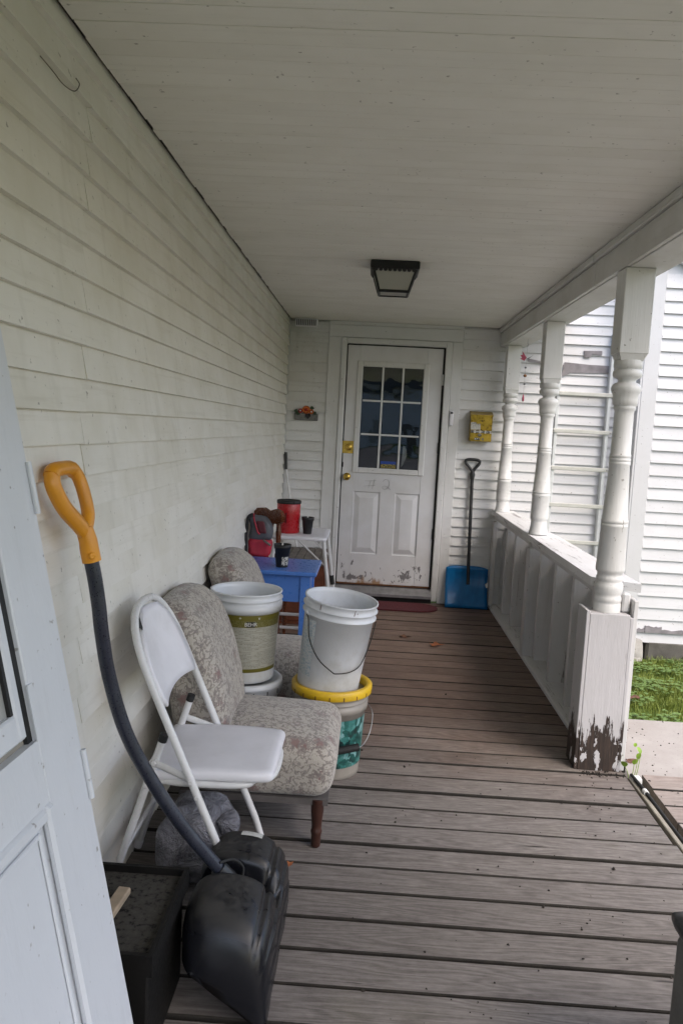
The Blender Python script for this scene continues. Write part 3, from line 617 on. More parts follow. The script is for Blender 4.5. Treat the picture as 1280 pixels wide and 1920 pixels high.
# frame, casing, sill
fr = MB(); fr.box(DX0-.030, DX0-.002, D-.006, D+.10, .05, DZ1+.03); fr.box(DX1+.010, DX1+.045, D-.006, D+.10, .05, DZ1+.03); fr.box(DX0-.002, DX1+.012, D-.006, D+.10, DZ1+.006, DZ1+.03); fro = fr.build('jamb', 'trim', dr)
MB().box(DX0-.002, DX0+.006, D+.001, D+.05, DZ0, DZ1).build('weather_strip', 'black_gap', fro)
MB().box(DX1-.008, DX1+.010, D+.012, D+.05, DZ0, DZ1+.005).build('weather_strip', 'black_gap', fro)
MB().box(DX0+.006, DX1-.008, D+.014, D+.05, DZ1-.006, DZ1+.005).build('weather_strip', 'black_gap', fro)
def mould(x0, x1, z0, z1, name='brick_mould'):
    b = MB(); b.box(x0, x1, D-.030, D-.0065, z0, z1, c=.006); return b.build(name, 'trim', dr)
mould(.448, DX0-.004, .02, 2.218); mould(DX1+.008, 1.372, .02, 2.218)
MB().box(DX0-.004, DX1+.014, D-.0295, D-.0065, DZ1+.008, 2.2175, c=.006).build('brick_mould', 'trim_x', dr)
MB().box(.339, .4465, D-.018, D+.0115, .004, 2.219, c=.003).build('casing', 'trim', dr); MB().box(1.3735, 1.458, D-.018, D+.0115, .004, 2.219, c=.003).build('casing', 'trim', dr)
MB().box(.339, 1.458, D-.0185, D+.0115, 2.2205, 2.320, c=.003).build('casing', 'trim_x', dr)
MB().prism([(D-.065, .045), (D-.065, .068), (D+.004, .118), (D+.05, .125), (D+.05, .045)], DX0-.003, DX1+.013, 'x').build('sill', 'alu', dr)
MB().box(DX0-.004, DX1+.014, D-.03, D+.05, .002, .0445).build('sill_block', 'black_gap', dr)
MB().box(DX0+.006, DX1-.008, y0-.001, y0+.03, DZ0-.009, DZ0+.0035).build('rusty_sweep', plain('rust', (.12, .05, .02), .8), dr)
MB().box(.497, .600, y0-.0045, y0-.0005, 1.252, 1.358, c=.003).build('deadbolt_plate', 'brass', dr)
MB().lathe([(.030, 0), (.030, .012), (.024, .018), (.012, .019), (.0, .020)], 20, rotm((.549, y0-.0045, 1.305), rx=math.pi/2)).build('deadbolt', 'brass', dr)
MB().lathe([(.031, 0), (.030, .006), (.014, .010), (.012, .028), (.020, .036), (.029, .046), (.030, .056), (.022, .064), (.008, .066), (.0, .066)], 24, rotm((.549, y0-.0005, 1.055), rx=math.pi/2)).build('door_knob', 'brass', dr)
MB().box(.4985, .512, y0-.006, y0+.001, 1.135, 1.175).build('latch_guard', 'black_gap', dr)
for hz, mt in ((1.905, 'trim'), (1.335, 'black_gap'), (.60, 'black_gap')): MB().tube([(DX1-.004, D-.003, hz-.045), (DX1-.004, D-.003, hz+.045)], .008, 8).build('hinge', mt, dr)
def stroke(b, pts, r=.0013): b.tube([(x, y0-.0009, z) for x, z in pts], r, 5)
sg = MB()
stroke(sg, [(.735, .965), (.752, 1.03)]); stroke(sg, [(.768, .960), (.785, 1.045)]); stroke(sg, [(.705, 1.025), (.80, 1.032)]); stroke(sg, [(.695, .980), (.795, .992)])
stroke(sg, bezier([(.855, 1.028), (.875, 1.045), (.90, 1.040), (.912, 1.015), (.905, .985), (.88, .962), (.858, .968), (.858, .985), (.878, .990), (.905, .975), (.928, .958)], 4)); sg.build('handwritten_number', 'ink', dr)

# ------------------------------------------------------------------ small things on the end wall
def at_wall(x0, x1, z0, z1, d, c=.002): return MB().box(x0, x1, D-.013-d, D-.012, z0, z1, c=c)
mb = thing('mailbox', (1.64, D-.05, 1.41), 'gold metal mailbox with stuck-on letters on the clapboard wall', 'mailbox')
MX0, MX1, MZ0, MZ1 = 1.551, 1.730, 1.410, 1.655; my = D-.100
MB().box(MX0, MX1, my, D-.013, MZ0, MZ1-.02, c=.003).build('body', 'mailgold', mb)
lid = MB(); lid.add([(MX0-.004, D-.013, MZ1+.004), (MX1+.004, D-.013, MZ1+.004), (MX1+.004, my-.018, MZ1-.026), (MX0-.004, my-.018, MZ1-.026), (MX0-.004, D-.013, MZ1-.002), (MX1+.004, D-.013, MZ1-.002), (MX1+.004, my-.018, MZ1-.034), (MX0-.004, my-.018, MZ1-.034)], [(0, 1, 2, 3), (7, 6, 5, 4), (3, 2, 6, 7), (0, 3, 7, 4), (1, 5, 6, 2), (0, 4, 5, 1)])
lid.build('lid', 'mailgold', mb)
MB().prism([(MX0+.002, MZ1-.030), (MX1-.002, MZ1-.030), (1.686, MZ1-.078), (1.686, MZ1-.098), (1.598, MZ1-.098), (1.598, MZ1-.075)], my-.013, my-.0005, 'y').build('flap', 'mailgold', mb)
MB().lathe([(.006, 0), (.006, .003), (0, .004)], 10, rotm((1.642, my-.013, MZ1-.075), rx=math.pi/2)).build('rivet', 'black', mb)
MB().box(MX0+.003, 1.634, my-.0022, my-.0006, 1.506, 1.568).build('paper_note', 'paper', mb)
def tiles(txt, xc, zc, w, h, alt=True):
    n = len(txt)
    for i, ch in enumerate(txt):
        xx = xc+(i-(n-1)/2)*w
        if ch == ' ': continue
        inv = alt and i % 3 == 2
        o = MB().box(xx-w*.47, xx+w*.47, my-.0022, my-.0005, zc-h/2, zc+h/2).build('letter_tile', 'white' if inv else 'black', mb)
        vs, fs = text_data(ch, h*1.05); MB().add([(xx+a*.8, my-.0030, zc+c2) for a, c2, _ in vs], fs).build('letter', 'black' if inv else 'white', o, fix=False)
tiles('110WASHINGTO', 1.641, 1.490, .0144, .022); tiles('ST', 1.632, 1.462, .0145, .021, False); tiles('APT 2', 1.628, 1.430, .0155, .021, False)

pq = thing('wall_plaque', (.18, D-.02, 1.5), 'small grey flower plaque hanging left of the entry door', 'plaque')
MB().box(.079, .279, D-.032, D-.0125, 1.512, 1.572, c=.004).build('board', 'plaque', pq)
def flower(cx, cz, r, m1, n=9):
    b = MB()
    for i in range(n):
        a = 2*math.pi*i/n; b.add([(cx, D-.038, cz), (cx+r*.75*math.cos(a-.3), D-.045, cz+r*.75*math.sin(a-.3)), (cx+r*math.cos(a), D-.042, cz+r*math.sin(a)), (cx+r*.75*math.cos(a+.3), D-.045, cz+r*.75*math.sin(a+.3))], [(0, 1, 2, 3)])
    b.lathe([(r*.95, 0), (r*.9, .008), (0, .009)], 14, rotm((cx, D-.032, cz), rx=math.pi/2)); o = b.build('flower', m1, pq)
    MB().lathe([(r*.35, 0), (r*.28, .008), (0, .011)], 10, rotm((cx, D-.041, cz), rx=math.pi/2)).build('flower_centre', 'petalred' if r > .03 else 'white', o)
flower(.178, 1.600, .036, 'petal'); flower(.130, 1.590, .020, 'petalred'); flower(.222, 1.585, .022, 'petal')
lf = MB()
for (x, zc, a) in ((.095, 1.588, 2.4), (.225, 1.618, .6), (.25, 1.575, .1), (.11, 1.565, 3.6)): lf.prism([(x+.024*math.cos(a+t*1.05)*(1 if t % 2 else .6), zc+.016*math.sin(a+t*1.05)) for t in range(6)], D-.036, D-.033, 'y')
lf.build('leaves', plain('plaque_leaf', (.03, .055, .03), .6), pq)
h_ = MB()
for sx in (-1, 1): h_.lathe([(.014, 0), (.013, .005), (0, .008)], 12, rotm((.195+sx*.010, D-.032, 1.553), rx=math.pi/2))
h_.prism([(.173, 1.548), (.217, 1.548), (.195, 1.523)], D-.039, D-.033, 'y'); h_.build('heart', 'black', pq)

vt = thing('vent_box', (.16, D-.06, 2.29), 'small white louvred vent box in the upper left corner of the end wall', 'vent')
MB().box(.066, .240, D-.050, D-.013, 2.300, 2.350, c=.002).build('housing', 'trim', vt)
MB().box(.060, .246, D-.082, D-.0505, 2.282, 2.348, c=.002).build('grille_frame', 'whitevinyl', vt)
for i in range(11): MB().box(.070+i*.0152, .077+i*.0152, D-.0855, D-.0825, 2.292, 2.340).build('louvre', 'black_gap', vt)
db = thing('door_sensor', (1.40, D-.03, 1.52), 'small white plastic doorbell sensor on the right door casing', 'sensor')
MB().box(1.381, 1.413, D-.036, D-.0185, 1.526, 1.650, c=.005).build('case', 'whitevinyl', db); MB().box(1.386, 1.408, D-.0375, D-.0362, 1.628, 1.642).build('lens', 'black', db)

# blue snow shovel
bs = thing('snow_shovel', (1.61, D-.1, 0), 'blue bladed snow shovel with black handle against the end wall', 'shovel')
vs = []; fs = []; nx_, nz_ = 14, 10
for j in range(nz_+1):
    for i in range(nx_+1):
        u = i/nx_*2-1; w = j/nz_; x = 1.612+.178*u*(1-.0*w); zb = .006+.345*w; cv = .05*(1-u*u)*.25+.055*math.sin(w*math.pi)*1.0
        if w > .93: zb -= .02*abs(u)**4
        rib = .004*(1 if i % 2 else 0); vs.append((x, D-.155+.10*w+cv*.7+rib, zb))
fs = [(j*(nx_+1)+i, j*(nx_+1)+i+1, (j+1)*(nx_+1)+i+1, (j+1)*(nx_+1)+i) for j in range(nz_) for i in range(nx_)]
n0 = len(vs); vs2 = vs+[(x, y+.005, z) for x, y, z in vs]; fs2 = fs+[tuple(i+n0 for i in f[::-1]) for f in fs]
edge = [i for i in range(nx_+1)]+[j*(nx_+1)+nx_ for j in range(1, nz_+1)]+[nz_*(nx_+1)+i for i in range(nx_-1, -1, -1)]+[j*(nx_+1) for j in range(nz_-1, 0, -1)]
fs2 += [(edge[i], edge[i-1], edge[i-1]+n0, edge[i]+n0) for i in range(len(edge))]
MB().add(vs2, fs2, True).build('blade', 'blueshovel', bs)
MB().tube([(1.622, D-.095, .20), (1.617, D-.075, .36), (1.602, D-.036, 1.14)], .0145, 12).build('shaft', 'blackplastic', bs)
hp = bezier([(1.602, D-.038, 1.12), (1.600, D-.036, 1.155), (1.578, D-.034, 1.185), (1.545, D-.034, 1.222), (1.545, D-.034, 1.248), (1.575, D-.034, 1.256), (1.628, D-.034, 1.255), (1.655, D-.034, 1.246), (1.653, D-.034, 1.220), (1.625, D-.034, 1.185), (1.603, D-.036, 1.155)], 5)
MB().tube(hp, .0125, 8).build('grip', 'blackplastic', bs); MB().lathe([(.017, 0), (.024, .04), (.014, .07)], 12, rotm((1.602, D-.038, 1.09))).build('collar', 'blackplastic', bs)
MB().lathe([(.010, 0), (.008, .005), (0, .006)], 8, rotm((1.622, D-.118, .235), rx=math.pi/2)).build('bolt', 'black', bs)
MB().prism([(1.762, .215), (1.785, .235), (1.788, .19), (1.772, .185)], D-.125, D-.122, 'y').build('torn_sticker', 'white', bs)

mt = MB(); poly = [(1.18+.185*math.cos(a), 6.475+.155*math.sin(a)) for a in [(-90+180*i/18)*math.pi/180 for i in range(19)]]+[(.70-.185*math.cos(a), 6.475+.155*math.sin(a)) for a in [(90-180*i/18)*math.pi/180 for i in range(19)]]
mt.prism(poly, .002, .012, 'z'); tag(mt.build('door_mat', 'mat'), 'maroon oval door mat lying on the boards before the entry door', 'mat')

# broom in the far left corner
br = thing('broom', (.09, 6.6, 0), 'white pole broom with black grip leaning in the far left corner', 'broom')
MB().tube([(.22, 6.52, .14), (.03, 6.665, 1.10)], .009, 8).build('pole', 'whitemetal', br); MB().tube([(.032, 6.663, 1.09), (.0225, 6.668, 1.235)], .0125, 8).build('grip', 'blackplastic', br)
MB().box(.10, .36, 6.49, 6.545, .115, .15, c=.01).build('head', 'blackplastic', br); MB().prism([(.105, .115), (.355, .115), (.37, .001), (.09, .001)], 6.495, 6.54, 'y').build('bristles', 'greywood', br)

# ceiling lamp
lp = thing('ceiling_lamp', (.82, 4.38, 2.19), 'black lantern ceiling lamp with clear glass panes on the porch ceiling', 'lamp')
lx, ly = .815, 4.385; th = 2.352
MB().box(lx-.130, lx+.130, ly-.130, ly+.130, th-.042, th-.0005, c=.006).build('canopy', 'lampblack', lp)
t0, t1, zt, zb = .112, .078, th-.042, th-.150
cor = lambda h, z: [(lx-h, ly-h, z), (lx+h, ly-h, z), (lx+h, ly+h, z), (lx-h, ly+h, z)]
A = cor(t0, zt); B = cor(t1, zb); fb = MB()
for i in range(4):
    fb.tube([A[i], B[i]], .007, 6); fb.tube([B[i], B[(i+1) % 4]], .008, 6)
fb.build('cage', 'lampblack', lp)
for i in range(4):
    j = (i+1) % 4; q = [Vector(A[i]), Vector(A[j]), Vector(B[j]), Vector(B[i])]; nrm = (q[1]-q[0]).cross(q[3]-q[0]).normalized()*.001
    MB().add([tuple(v+nrm) for v in q]+[tuple(v-nrm) for v in q], [(0, 1, 2, 3), (7, 6, 5, 4), (0, 4, 5, 1), (1, 5, 6, 2), (2, 6, 7, 3), (3, 7, 4, 0)]).build('glass_pane', 'frost', lp)
MB().box(lx-t1, lx+t1, ly-t1, ly+t1, zb-.001, zb+.001).build('glass_pane', 'frost', lp)
for i in range(4):
    j = (i+1) % 4; sc = MB()
    for k in range(9):
        a = Vector(A[i]).lerp(Vector(A[j]), (k+.5)/9); sc.lathe([(.0, -.014), (.009, -.010), (.012, 0)], 8, rotm(a))
    sc.build('scalloped_edge', 'lampblack', lp)
for sx in (-1, 1): MB().lathe([(.0, -.075), (.016, -.068), (.024, -.050), (.020, -.030), (.012, -.012), (.012, 0)], 14, rotm((lx+sx*.045, ly, zt-.001))).build('bulb', 'bulb', lp)

# hanging ornament
hc = thing('hanging_ornament', (1.86, 6.08, 2.19), 'thin string of beads with a pink butterfly hanging from the porch beam', 'ornament')
HX, HY = 1.868, 6.06
b = MB(); b.tube(bezier([(HX, HY, 2.197), (HX, HY, 2.165), (HX+.008, HY, 2.152), (HX, HY, 2.143), (HX-.006, HY, 2.152)], 4), .0022, 6); b.build('hook', 'steel', hc)
MB().tube([(HX, HY, 2.145), (HX-.004, HY, 1.79)], .0011, 5).build('wire', 'steel', hc)
b = MB(); b.prism([(HX, 2.06), (HX-.035, 2.105), (HX-.03, 2.08), (HX-.048, 2.075), (HX-.034, 2.055), (HX-.05, 2.05), (HX-.015, 2.035)], HY-.002, HY+.002, 'y'); b.build('butterfly_wing', 'pinkglass', hc)
b = MB(); b.add([(HX, HY-.002, 2.045), (HX+.02, HY+.012, 2.055), (HX+.055, HY+.022, 2.085), (HX+.03, HY+.012, 2.068), (HX, HY+.002, 2.05), (HX+.05, HY+.026, 2.083)], [(0, 1, 2, 3), (0, 3, 4), (1, 5, 2)]); b.build('butterfly_wing', 'baggrey', hc)
for zz, r, mm in ((1.985, .008, 'baggrey'), (1.925, .013, 'bead'), (1.862, .008, 'baggrey')): MB().lathe([(0, -r), (r*.8, -r*.6), (r, 0), (r*.8, r*.6), (0, r)], 10, rotm((HX-.002, HY, zz))).build('bead', mm, hc)
MB().lathe([(0, 0), (.008, .010), (.010, .026), (.006, .046), (.0, .064)], 10, rotm((HX-.004, HY, 1.728))).build('glass_drop', 'pinkglass', hc)

# ladder on the end wall outside the railing
ld = thing('ladder', (2.47, D-.06, -.3), 'white metal ladder fixed upright against the bright clapboards behind the posts', 'ladder')
gl = gz(2.47, D-.06)
for sx in (2.245, 2.665): MB().box(sx, sx+.028, D-.072, D-.0135, gl-.01, 2.02 if sx < 2.5 else 2.34, c=.004).build('rail', 'ladder', ld)
for i in range(-2, 5):
    zz = .918+.308*(i-1)
    if zz > gl+.1: MB().box(2.232, 2.715, D-.085, D-.0725, zz-.016, zz+.016, c=.004).build('rung', 'ladder_rung', ld)
for i in range(-2, 5):
    zz = .918+.308*(i-1)
    if zz > gl+.1:
        for x in (2.244, 2.703): MB().lathe([(.008, 0), (.006, .003), (0, .004)], 8, rotm((x, D-.085, zz), rx=math.pi/2)).build('rung_bolt', 'steel', ld)

# ------------------------------------------------------------------ leaning storm door, left foreground
A_ = Vector((.0505, 1.45, 1.5875)); B_ = Vector((.325, 1.45, .25)); e_ = (B_-A_).normalized(); a_ = math.radians(3)
h_ = Vector((-math.sin(a_), -math.cos(a_), 0)); h_ = (h_-e_*h_.dot(e_)).normalized(); n_ = e_.cross(h_)
if n_.x < 0: n_ = -n_
SB = Matrix.Identity(4)
for i in range(3): SB[i][0] = h_[i]; SB[i][1] = e_[i]; SB[i][2] = n_[i]; SB[i][3] = A_[i]   # local: u along width toward camera, v down the door, w outward
vbot = (0-A_.z)/e_.z-.012; vtop = -(A_.x-.02)/(-e_.x)*1.0 if e_.x else 0; vtop = -(A_.x-.006)/e_.x+.02
sdoor = thing('storm_door', (.37, 1.0, 0), 'pale blue white storm door leaning against the left wall in the foreground', 'door')
def sb(u0, u1, v0, v1, w0, w1, c=.003): return MB().box(u0, u1, v0, v1, w0, w1, mat=SB, c=c)
TH = -.032; WDT = .84; wl, wv0, wv1 = .135, -.15, .712; pl0, pl1, pv0, pv1 = .135, WDT-.135, .83, vbot-.16
b = MB()
for q in ((.012, wl, vtop, vbot), (WDT-.135, WDT, vtop, vbot)): b.box(*q, TH, 0, mat=SB, c=.003)
for q in ((wl, WDT-.135, vtop, wv0), (wl, WDT-.135, wv1, pv0), (wl, WDT-.135, pv1, vbot)): b.box(*q, TH+.0005, -.0005, mat=SB)
so_ = b.build('stiles_and_rails', 'stormpaint', sdoor)
b = MB()      # window: deep dark rabbet, inner sash, dusty pane
b.box(wl, wl+.016, wv0, wv1, TH+.001, -.010, mat=SB); b.build('rabbet', 'black_gap', so_)
sash = MB(); sash.box(wl+.016, wl+.040, wv0, wv1-.012, TH+.002, -.008, mat=SB, c=.004); sash.box(wl+.040, WDT-.16, wv1-.062, wv1-.012, TH+.002, -.008, mat=SB, c=.004); sash.box(WDT-.16, WDT-.135, wv0, wv1-.012, TH+.002, -.008, mat=SB, c=.004); sash.box(wl+.040, WDT-.16, wv0, wv0+.03, TH+.002, -.008, mat=SB, c=.004)
sho = sash.build('window_sash', 'stormpaint', sdoor)
MB().box(wl+.040, wl+.049, wv0+.03, wv1-.062, TH+.004, -.012, mat=SB).build('gasket', 'black_gap', sho)
MB().box(wl+.049, WDT-.16, wv0+.03, wv1-.062, -.022, -.019, mat=SB).build('pane', 'stormpane', sho)
MB().box(wl+.012, WDT-.135, wv1-.012, wv1, TH+.001, -.018, mat=SB).build('sill_ledge', 'beigetrim', sho)
MB().box(wl-.014, wl+.004, wv1-.10, wv1+.002, -.0005, .0022, mat=SB).build('corner_tab', 'stormpaint', sho)
MB().box(pl0, pl1, pv0, pv1, TH+.006, -.012, mat=SB).build('lower_panel', 'stormpaint', so_)
mo = MB()
for (u0, u1, v0, v1) in ((pl0-.004, pl0+.022, pv0-.004, pv1+.004), (pl1-.022, pl1+.004, pv0-.004, pv1+.004)): mo.box(u0, u1, v0, v1, -.0115, .007, mat=SB, c=.006); 
mo.box(pl0+.022, pl1-.022, pv0-.004, pv0+.022, -.0115, .0065, mat=SB, c=.006); mo.box(pl0+.022, pl1-.022, pv1-.022, pv1+.004, -.0115, .0065, mat=SB, c=.006)
for (u0, u1, v0, v1) in ((pl0+.034, pl0+.044, pv0+.034, pv1-.034), (pl1-.044, pl1-.034, pv0+.034, pv1-.034)): mo.box(u0, u1, v0, v1, -.0119, -.006, mat=SB, c=.003)
mo.box(pl0+.044, pl1-.044, pv0+.034, pv0+.044, -.0119, -.0062, mat=SB, c=.003)
mo.build('panel_moulding', 'stormpaint', so_)
MB().box(-.022, .010, vtop, vbot, TH+.004, -.004, mat=SB, c=.002).build('hinge_rail', 'stormpaint', sdoor)
for v in (.245, .815): 
    hb = MB(); hb.tube([tuple(SB @ Vector((-.019, v-.02, .0))), tuple(SB @ Vector((-.019, v+.08, .0)))], .006, 10); hb.build('hinge', 'stormpaint', sdoor)

# ------------------------------------------------------------------ yellow handled snow shovel
ys = thing('snow_shovel', (.45, 2.0, 0), 'black snow shovel with curved dark shaft and yellow grip leaning on left wall', 'shovel')
sp = bezier([(.088, 1.832, 1.135), (.100, 1.838, 1.07), (.1085, 1.846, 1.00), (.113, 1.858, .93), (.126, 1.88, .817), (.163, 1.90, .674), (.222, 1.925, .543), (.302, 1.958, .402), (.405, 2.0, .255), (.43, 2.01, .225)], 6)
MB().tube(sp, .0175, 14).build('shaft', 'navy', ys)
dg = MB(); gp = [(.094, 1.832, 1.115), (.085, 1.829, 1.165)]
near = bezier([(.078, 1.826, 1.185), (.072, 1.794, 1.210), (.056, 1.752, 1.250), (.042, 1.726, 1.298), (.036, 1.730, 1.328)], 5); far = bezier([(.078, 1.830, 1.185), (.072, 1.862, 1.222), (.058, 1.872, 1.27), (.045, 1.870, 1.308), (.036, 1.856, 1.331)], 5)
dg.tube([gp[0], (.089, 1.830, 1.14), gp[1], (.076, 1.826, 1.195)], [.0225, .0225, .0215, .020], 12); dg.tube(near, .0185, 12, flat=(1.1, .85)); dg.tube(far, .0185, 12, flat=(1.1, .85)); dg.tube(bezier([(.036, 1.726, 1.322), (.035, 1.745, 1.334), (.035, 1.835, 1.335), (.036, 1.860, 1.324)], 4), .0175, 12)
dg.build('grip', 'yellow', ys)
MB().lathe([(.0085, 0), (.0085, .006), (.004, .007), (0, .005)], 10, rotm((.100, 1.812, 1.132), rx=math.pi/2, rz=.7)).build('grip_screw', 'yellow', ys)
PR = bezier([(.342, 0, .140), (.342, 0, .222), (.386, 0, .266), (.488, 0, .262), (.555, 0, .208), (.572, 0, .105), (.566, 0, .006)], 10); NP = len(PR); c0, c1 = PR[0], PR[-1]; NS = 64; vs = []; YC, YH = 2.02, .268
for i in range(NS+1):
    s_ = -1+2*i/NS; s2 = math.copysign(1-(1-abs(s_))**1.5, s_)
    bul = max(0, 1-abs(s2)**7)**.5; ch = math.exp(-((s2-.02)/.15)**6); cA_ = c0.lerp(c1, .16*abs(s2)**7)+Vector((0, 0, .012*abs(s2)**4))
    for k, q in enumerate(PR):
        t = k/(NP-1); base = c0.lerp(c1, t); off = q-base; base = cA_.lerp(c1, t)
        f = bul*(1-.85*ch*max(0, math.cos(max(0, t-.36)/.40*math.pi/2)) ** 1.2) if t < .76 else bul
        rib = -.085*sum(math.exp(-((t-tc)/.013)**2) for tc in (.60, .70, .80, .88))*(1-abs(s2)**4)
        v = base+off*(f+rib)-Vector((0, 0, .03*ch*max(0, 1-t*2.2))); vs.append((v.x+.003*mnoise.noise((s2*3, t*4, 1)), YC+YH*s2*(1-.05*(1-t)), max(v.z, .004)))
fs = [(i*NP+k, (i+1)*NP+k, (i+1)*NP+k+1, i*NP+k+1) for i in range(NS) for k in range(NP-1)]
n0 = len(vs); vin = [(x-.006, y, max(z-.005, .0015)) for x, y, z in vs]
rim = [i*NP for i in range(NS+1)]+[NS*NP+k for k in range(1, NP)]+[i*NP+NP-1 for i in range(NS-1, -1, -1)]+[k for k in range(NP-2, 0, -1)]
MB().add(vs+vin, fs+[tuple(j+n0 for j in f[::-1]) for f in fs]+[(rim[i], rim[i-1], rim[i-1]+n0, rim[i]+n0) for i in range(len(rim))], True).build('blade', 'shovelblack', ys)
MB().tube([(.395, 1.996, .268), (.445, 2.012, .205), (.47, 2.02, .16)], [.024, .026, .022], 10).build('socket', 'blackplastic', ys)
MB().tube(bezier([(.40, 1.985, .29), (.43, 2.03, .275), (.455, 2.05, .24), (.45, 2.03, .2)], 4), .004, 6).build('strap', 'black_gap', ys)
stk = MB(); i0 = int(NS*.73); sel = [(i0+a)*NP+24+bq for a in range(5) for bq in range(0, 7)]
stk.add([(vs[j][0]+.001, vs[j][1], vs[j][2]+.0025) for j in sel], [(a*7+bq, a*7+bq+1, (a+1)*7+bq+1, (a+1)*7+bq) for a in range(4) for bq in range(6)], True); stk.build('worn_sticker', 'palesticker', ys, fix=False)

# black box with dusty recessed top
bx = thing('metal_box', (.2, 1.74, 0), 'black rimmed metal box with dusty top beside the leaning storm door', 'box')
X0, X1, Y0, Y1, ZT = .055, .330, 1.585, 1.935, .300
MB().box(X0+.012, X1-.012, Y0+.012, Y1-.012, .0, ZT-.03, c=.004).build('body', 'blackmetal', bx)
b = MB(); b.box(X0, X0+.011, Y0, Y1, ZT-.05, ZT); b.box(X1-.011, X1, Y0, Y1, ZT-.05, ZT); b.box(X0+.011, X1-.011, Y0, Y0+.011, ZT-.05, ZT-.0005); b.box(X0+.011, X1-.011, Y1-.011, Y1, ZT-.05, ZT-.0005); b.build('rim', 'blackmetal', bx)
MB().box(X0+.0115, X1-.0115, Y0+.0115, Y1-.0115, ZT-.029, ZT-.019).build('dusty_lid', 'dust', bx)
MB().box(X0+.02, X1-.02, Y0+.003, Y0+.0115, .06, .11).build('drawer_front', 'blackplastic', bx)
wb = MB().box(-.016, .016, -.078, .078, 0, .018, mat=rotm((.185, 1.757, ZT-.0188), rz=-.08), c=.003); wbo = tag(wb.build('wood_block', 'palewood'), 'short pale wooden block lying on the dusty black metal box', 'wood block')

# ------------------------------------------------------------------ white folding chair
fc = thing('folding_chair', (.28, 2.36, 0), 'white metal folding chair with padded seat beside the left wall', 'chair')
YN, YF = 2.155, 2.565; lean = lambda z: .470-.442*z
def up(y, z): return (lean(z), y, z)
ym = (YN+YF)/2
fpath = [up(YN, .0115), up(YN, .2), up(YN, .45), up(YN, .70)]
arc = []
for i in range(0, 13):
    a = math.pi*i/12; arc.append(up(ym-(YF-YN)/2*math.copysign(abs(math.cos(a))**.75, math.cos(a)), .70+.205*math.sin(a)**.8))
fpath = bezier(fpath[:-1], 3)+arc[:]+bezier([up(YF, .45), up(YF, .2)], 3)
fpath += bezier([up(YF, .12), (.440, YF-.004, .055), (.462, YF-.018, .0115)], 4)
MB().tube(fpath, .0115, 12).build('front_frame', 'whitemetal', fc)
rear = lambda z: .020+.310*z
for yy in (YN+.032, YF-.032):
    MB().tube([(rear(.012), yy, .012), (rear(.25), yy, .25), (rear(.535), yy, .535)], .0115, 10).build('rear_leg', 'whitemetal', fc)
    MB().tube([(rear(.53), yy, .53), (rear(.552), yy, .552)], .013, 10).build('end_cap', 'black_gap', fc)
    MB().tube([(rear(.004), yy, .004), (rear(.03), yy, .03)], .0135, 10).build('foot_cap', 'whitevinyl', fc)
    MB().tube([(rear(.47), yy-.012 if yy < ym else yy+.012, .47), (lean(.43), yy-.022 if yy < ym else yy+.022, .43)], .009, 8, flat=(1.3, .5)).build('link', 'whitemetal', fc)
MB().tube([(rear(.18), YN+.033, .18), (rear(.18), YF-.033, .18)], .008, 8).build('cross_bar', 'whitemetal', fc)
sr = MB(); sp_ = [(.135, YN+.05), (.48, YN+.05), (.505, YN+.075), (.505, YF-.075), (.48, YF-.05), (.135, YF-.05)]
sr.tube(bezier([(x, y, .412) for x, y in [(.115, YN+.022), (.40, YN+.03), (.475, YN+.06), (.505, YN+.12), (.505, YF-.12), (.475, YF-.06), (.40, YF-.03), (.115, YF-.022)]], 5), .0105, 10); sr.build('seat_rim', 'whitemetal', fc)
def seatfn(w):
    u = (w.x-.32)/.19; k = 1-.10*max(0, u)**3; return (w.x, ym+(w.y-ym)*k, w.z-.010*max(0, -u))
MB().rbox(.128, .512, YN+.018, YF-.018, .420, .456, .017, 14, .004, fn=lambda w: (lambda q: q)(Vector(seatfn(w))) if True else w).build('seat', 'whitevinyl', fc)
# corners of the pad rounded in plan
so2 = fc.children[-1]
for v in so2.data.vertices:
    x, y = v.co.x, v.co.y; cx_, cy_ = .32-.28, ym-2.36; dx, dy = (x-cx_)/.192, (y-cy_)/.187; r4 = (abs(dx)**4.5+abs(dy)**4.5)**(1/4.5); mx = max(abs(dx), abs(dy))
    if r4 > 1e-6: s_ = mx/r4; v.co.x = cx_+(x-cx_)*s_; v.co.y = cy_+(y-cy_)*s_
bk = MB(); n = 12; vs = []; rows = 9
for j in range(rows+1):
    z = .635+.245*j/rows
    half = (YF-YN)/2-.012 if z <= .70 else max(.02, (YF-YN)/2*max(0., 1-((z-.70)/.205)**2.4)**.62-.012)
    if j == 0: half *= .93
    for i in range(n+1):
        u = -1+2*i/n; bow = -.022*(1-u*u); vs.append((lean(z)+bow-.002, ym+half*u, z+(.012*(1-u*u) if j == 0 else 0)))
fs = [(j*(n+1)+i, j*(n+1)+i+1, (j+1)*(n+1)+i+1, (j+1)*(n+1)+i) for j in range(rows) for i in range(n)]
n0 = len(vs); rim = [i for i in range(n+1)]+[j*(n+1)+n for j in range(1, rows+1)]+[rows*(n+1)+i for i in range(n-1, -1, -1)]+[j*(n+1) for j in range(rows-1, 0, -1)]
bk.add(vs+[(x+.014, y, z+.004) for x, y, z in vs], fs+[tuple(q+n0 for q in f[::-1]) for f in fs]+[(rim[i], rim[i-1], rim[i-1]+n0, rim[i]+n0) for i in range(len(rim))], True); bk.build('backrest', 'whitevinyl', fc)
MB().add([(lean(.875)+.0135, YN+.050, .862), (lean(.885)+.0135, YN+.088, .882), (lean(.845)+.0135, YN+.075, .842)], [(0, 1, 2)]).build('torn_hole', 'black_gap', fc, fix=False)
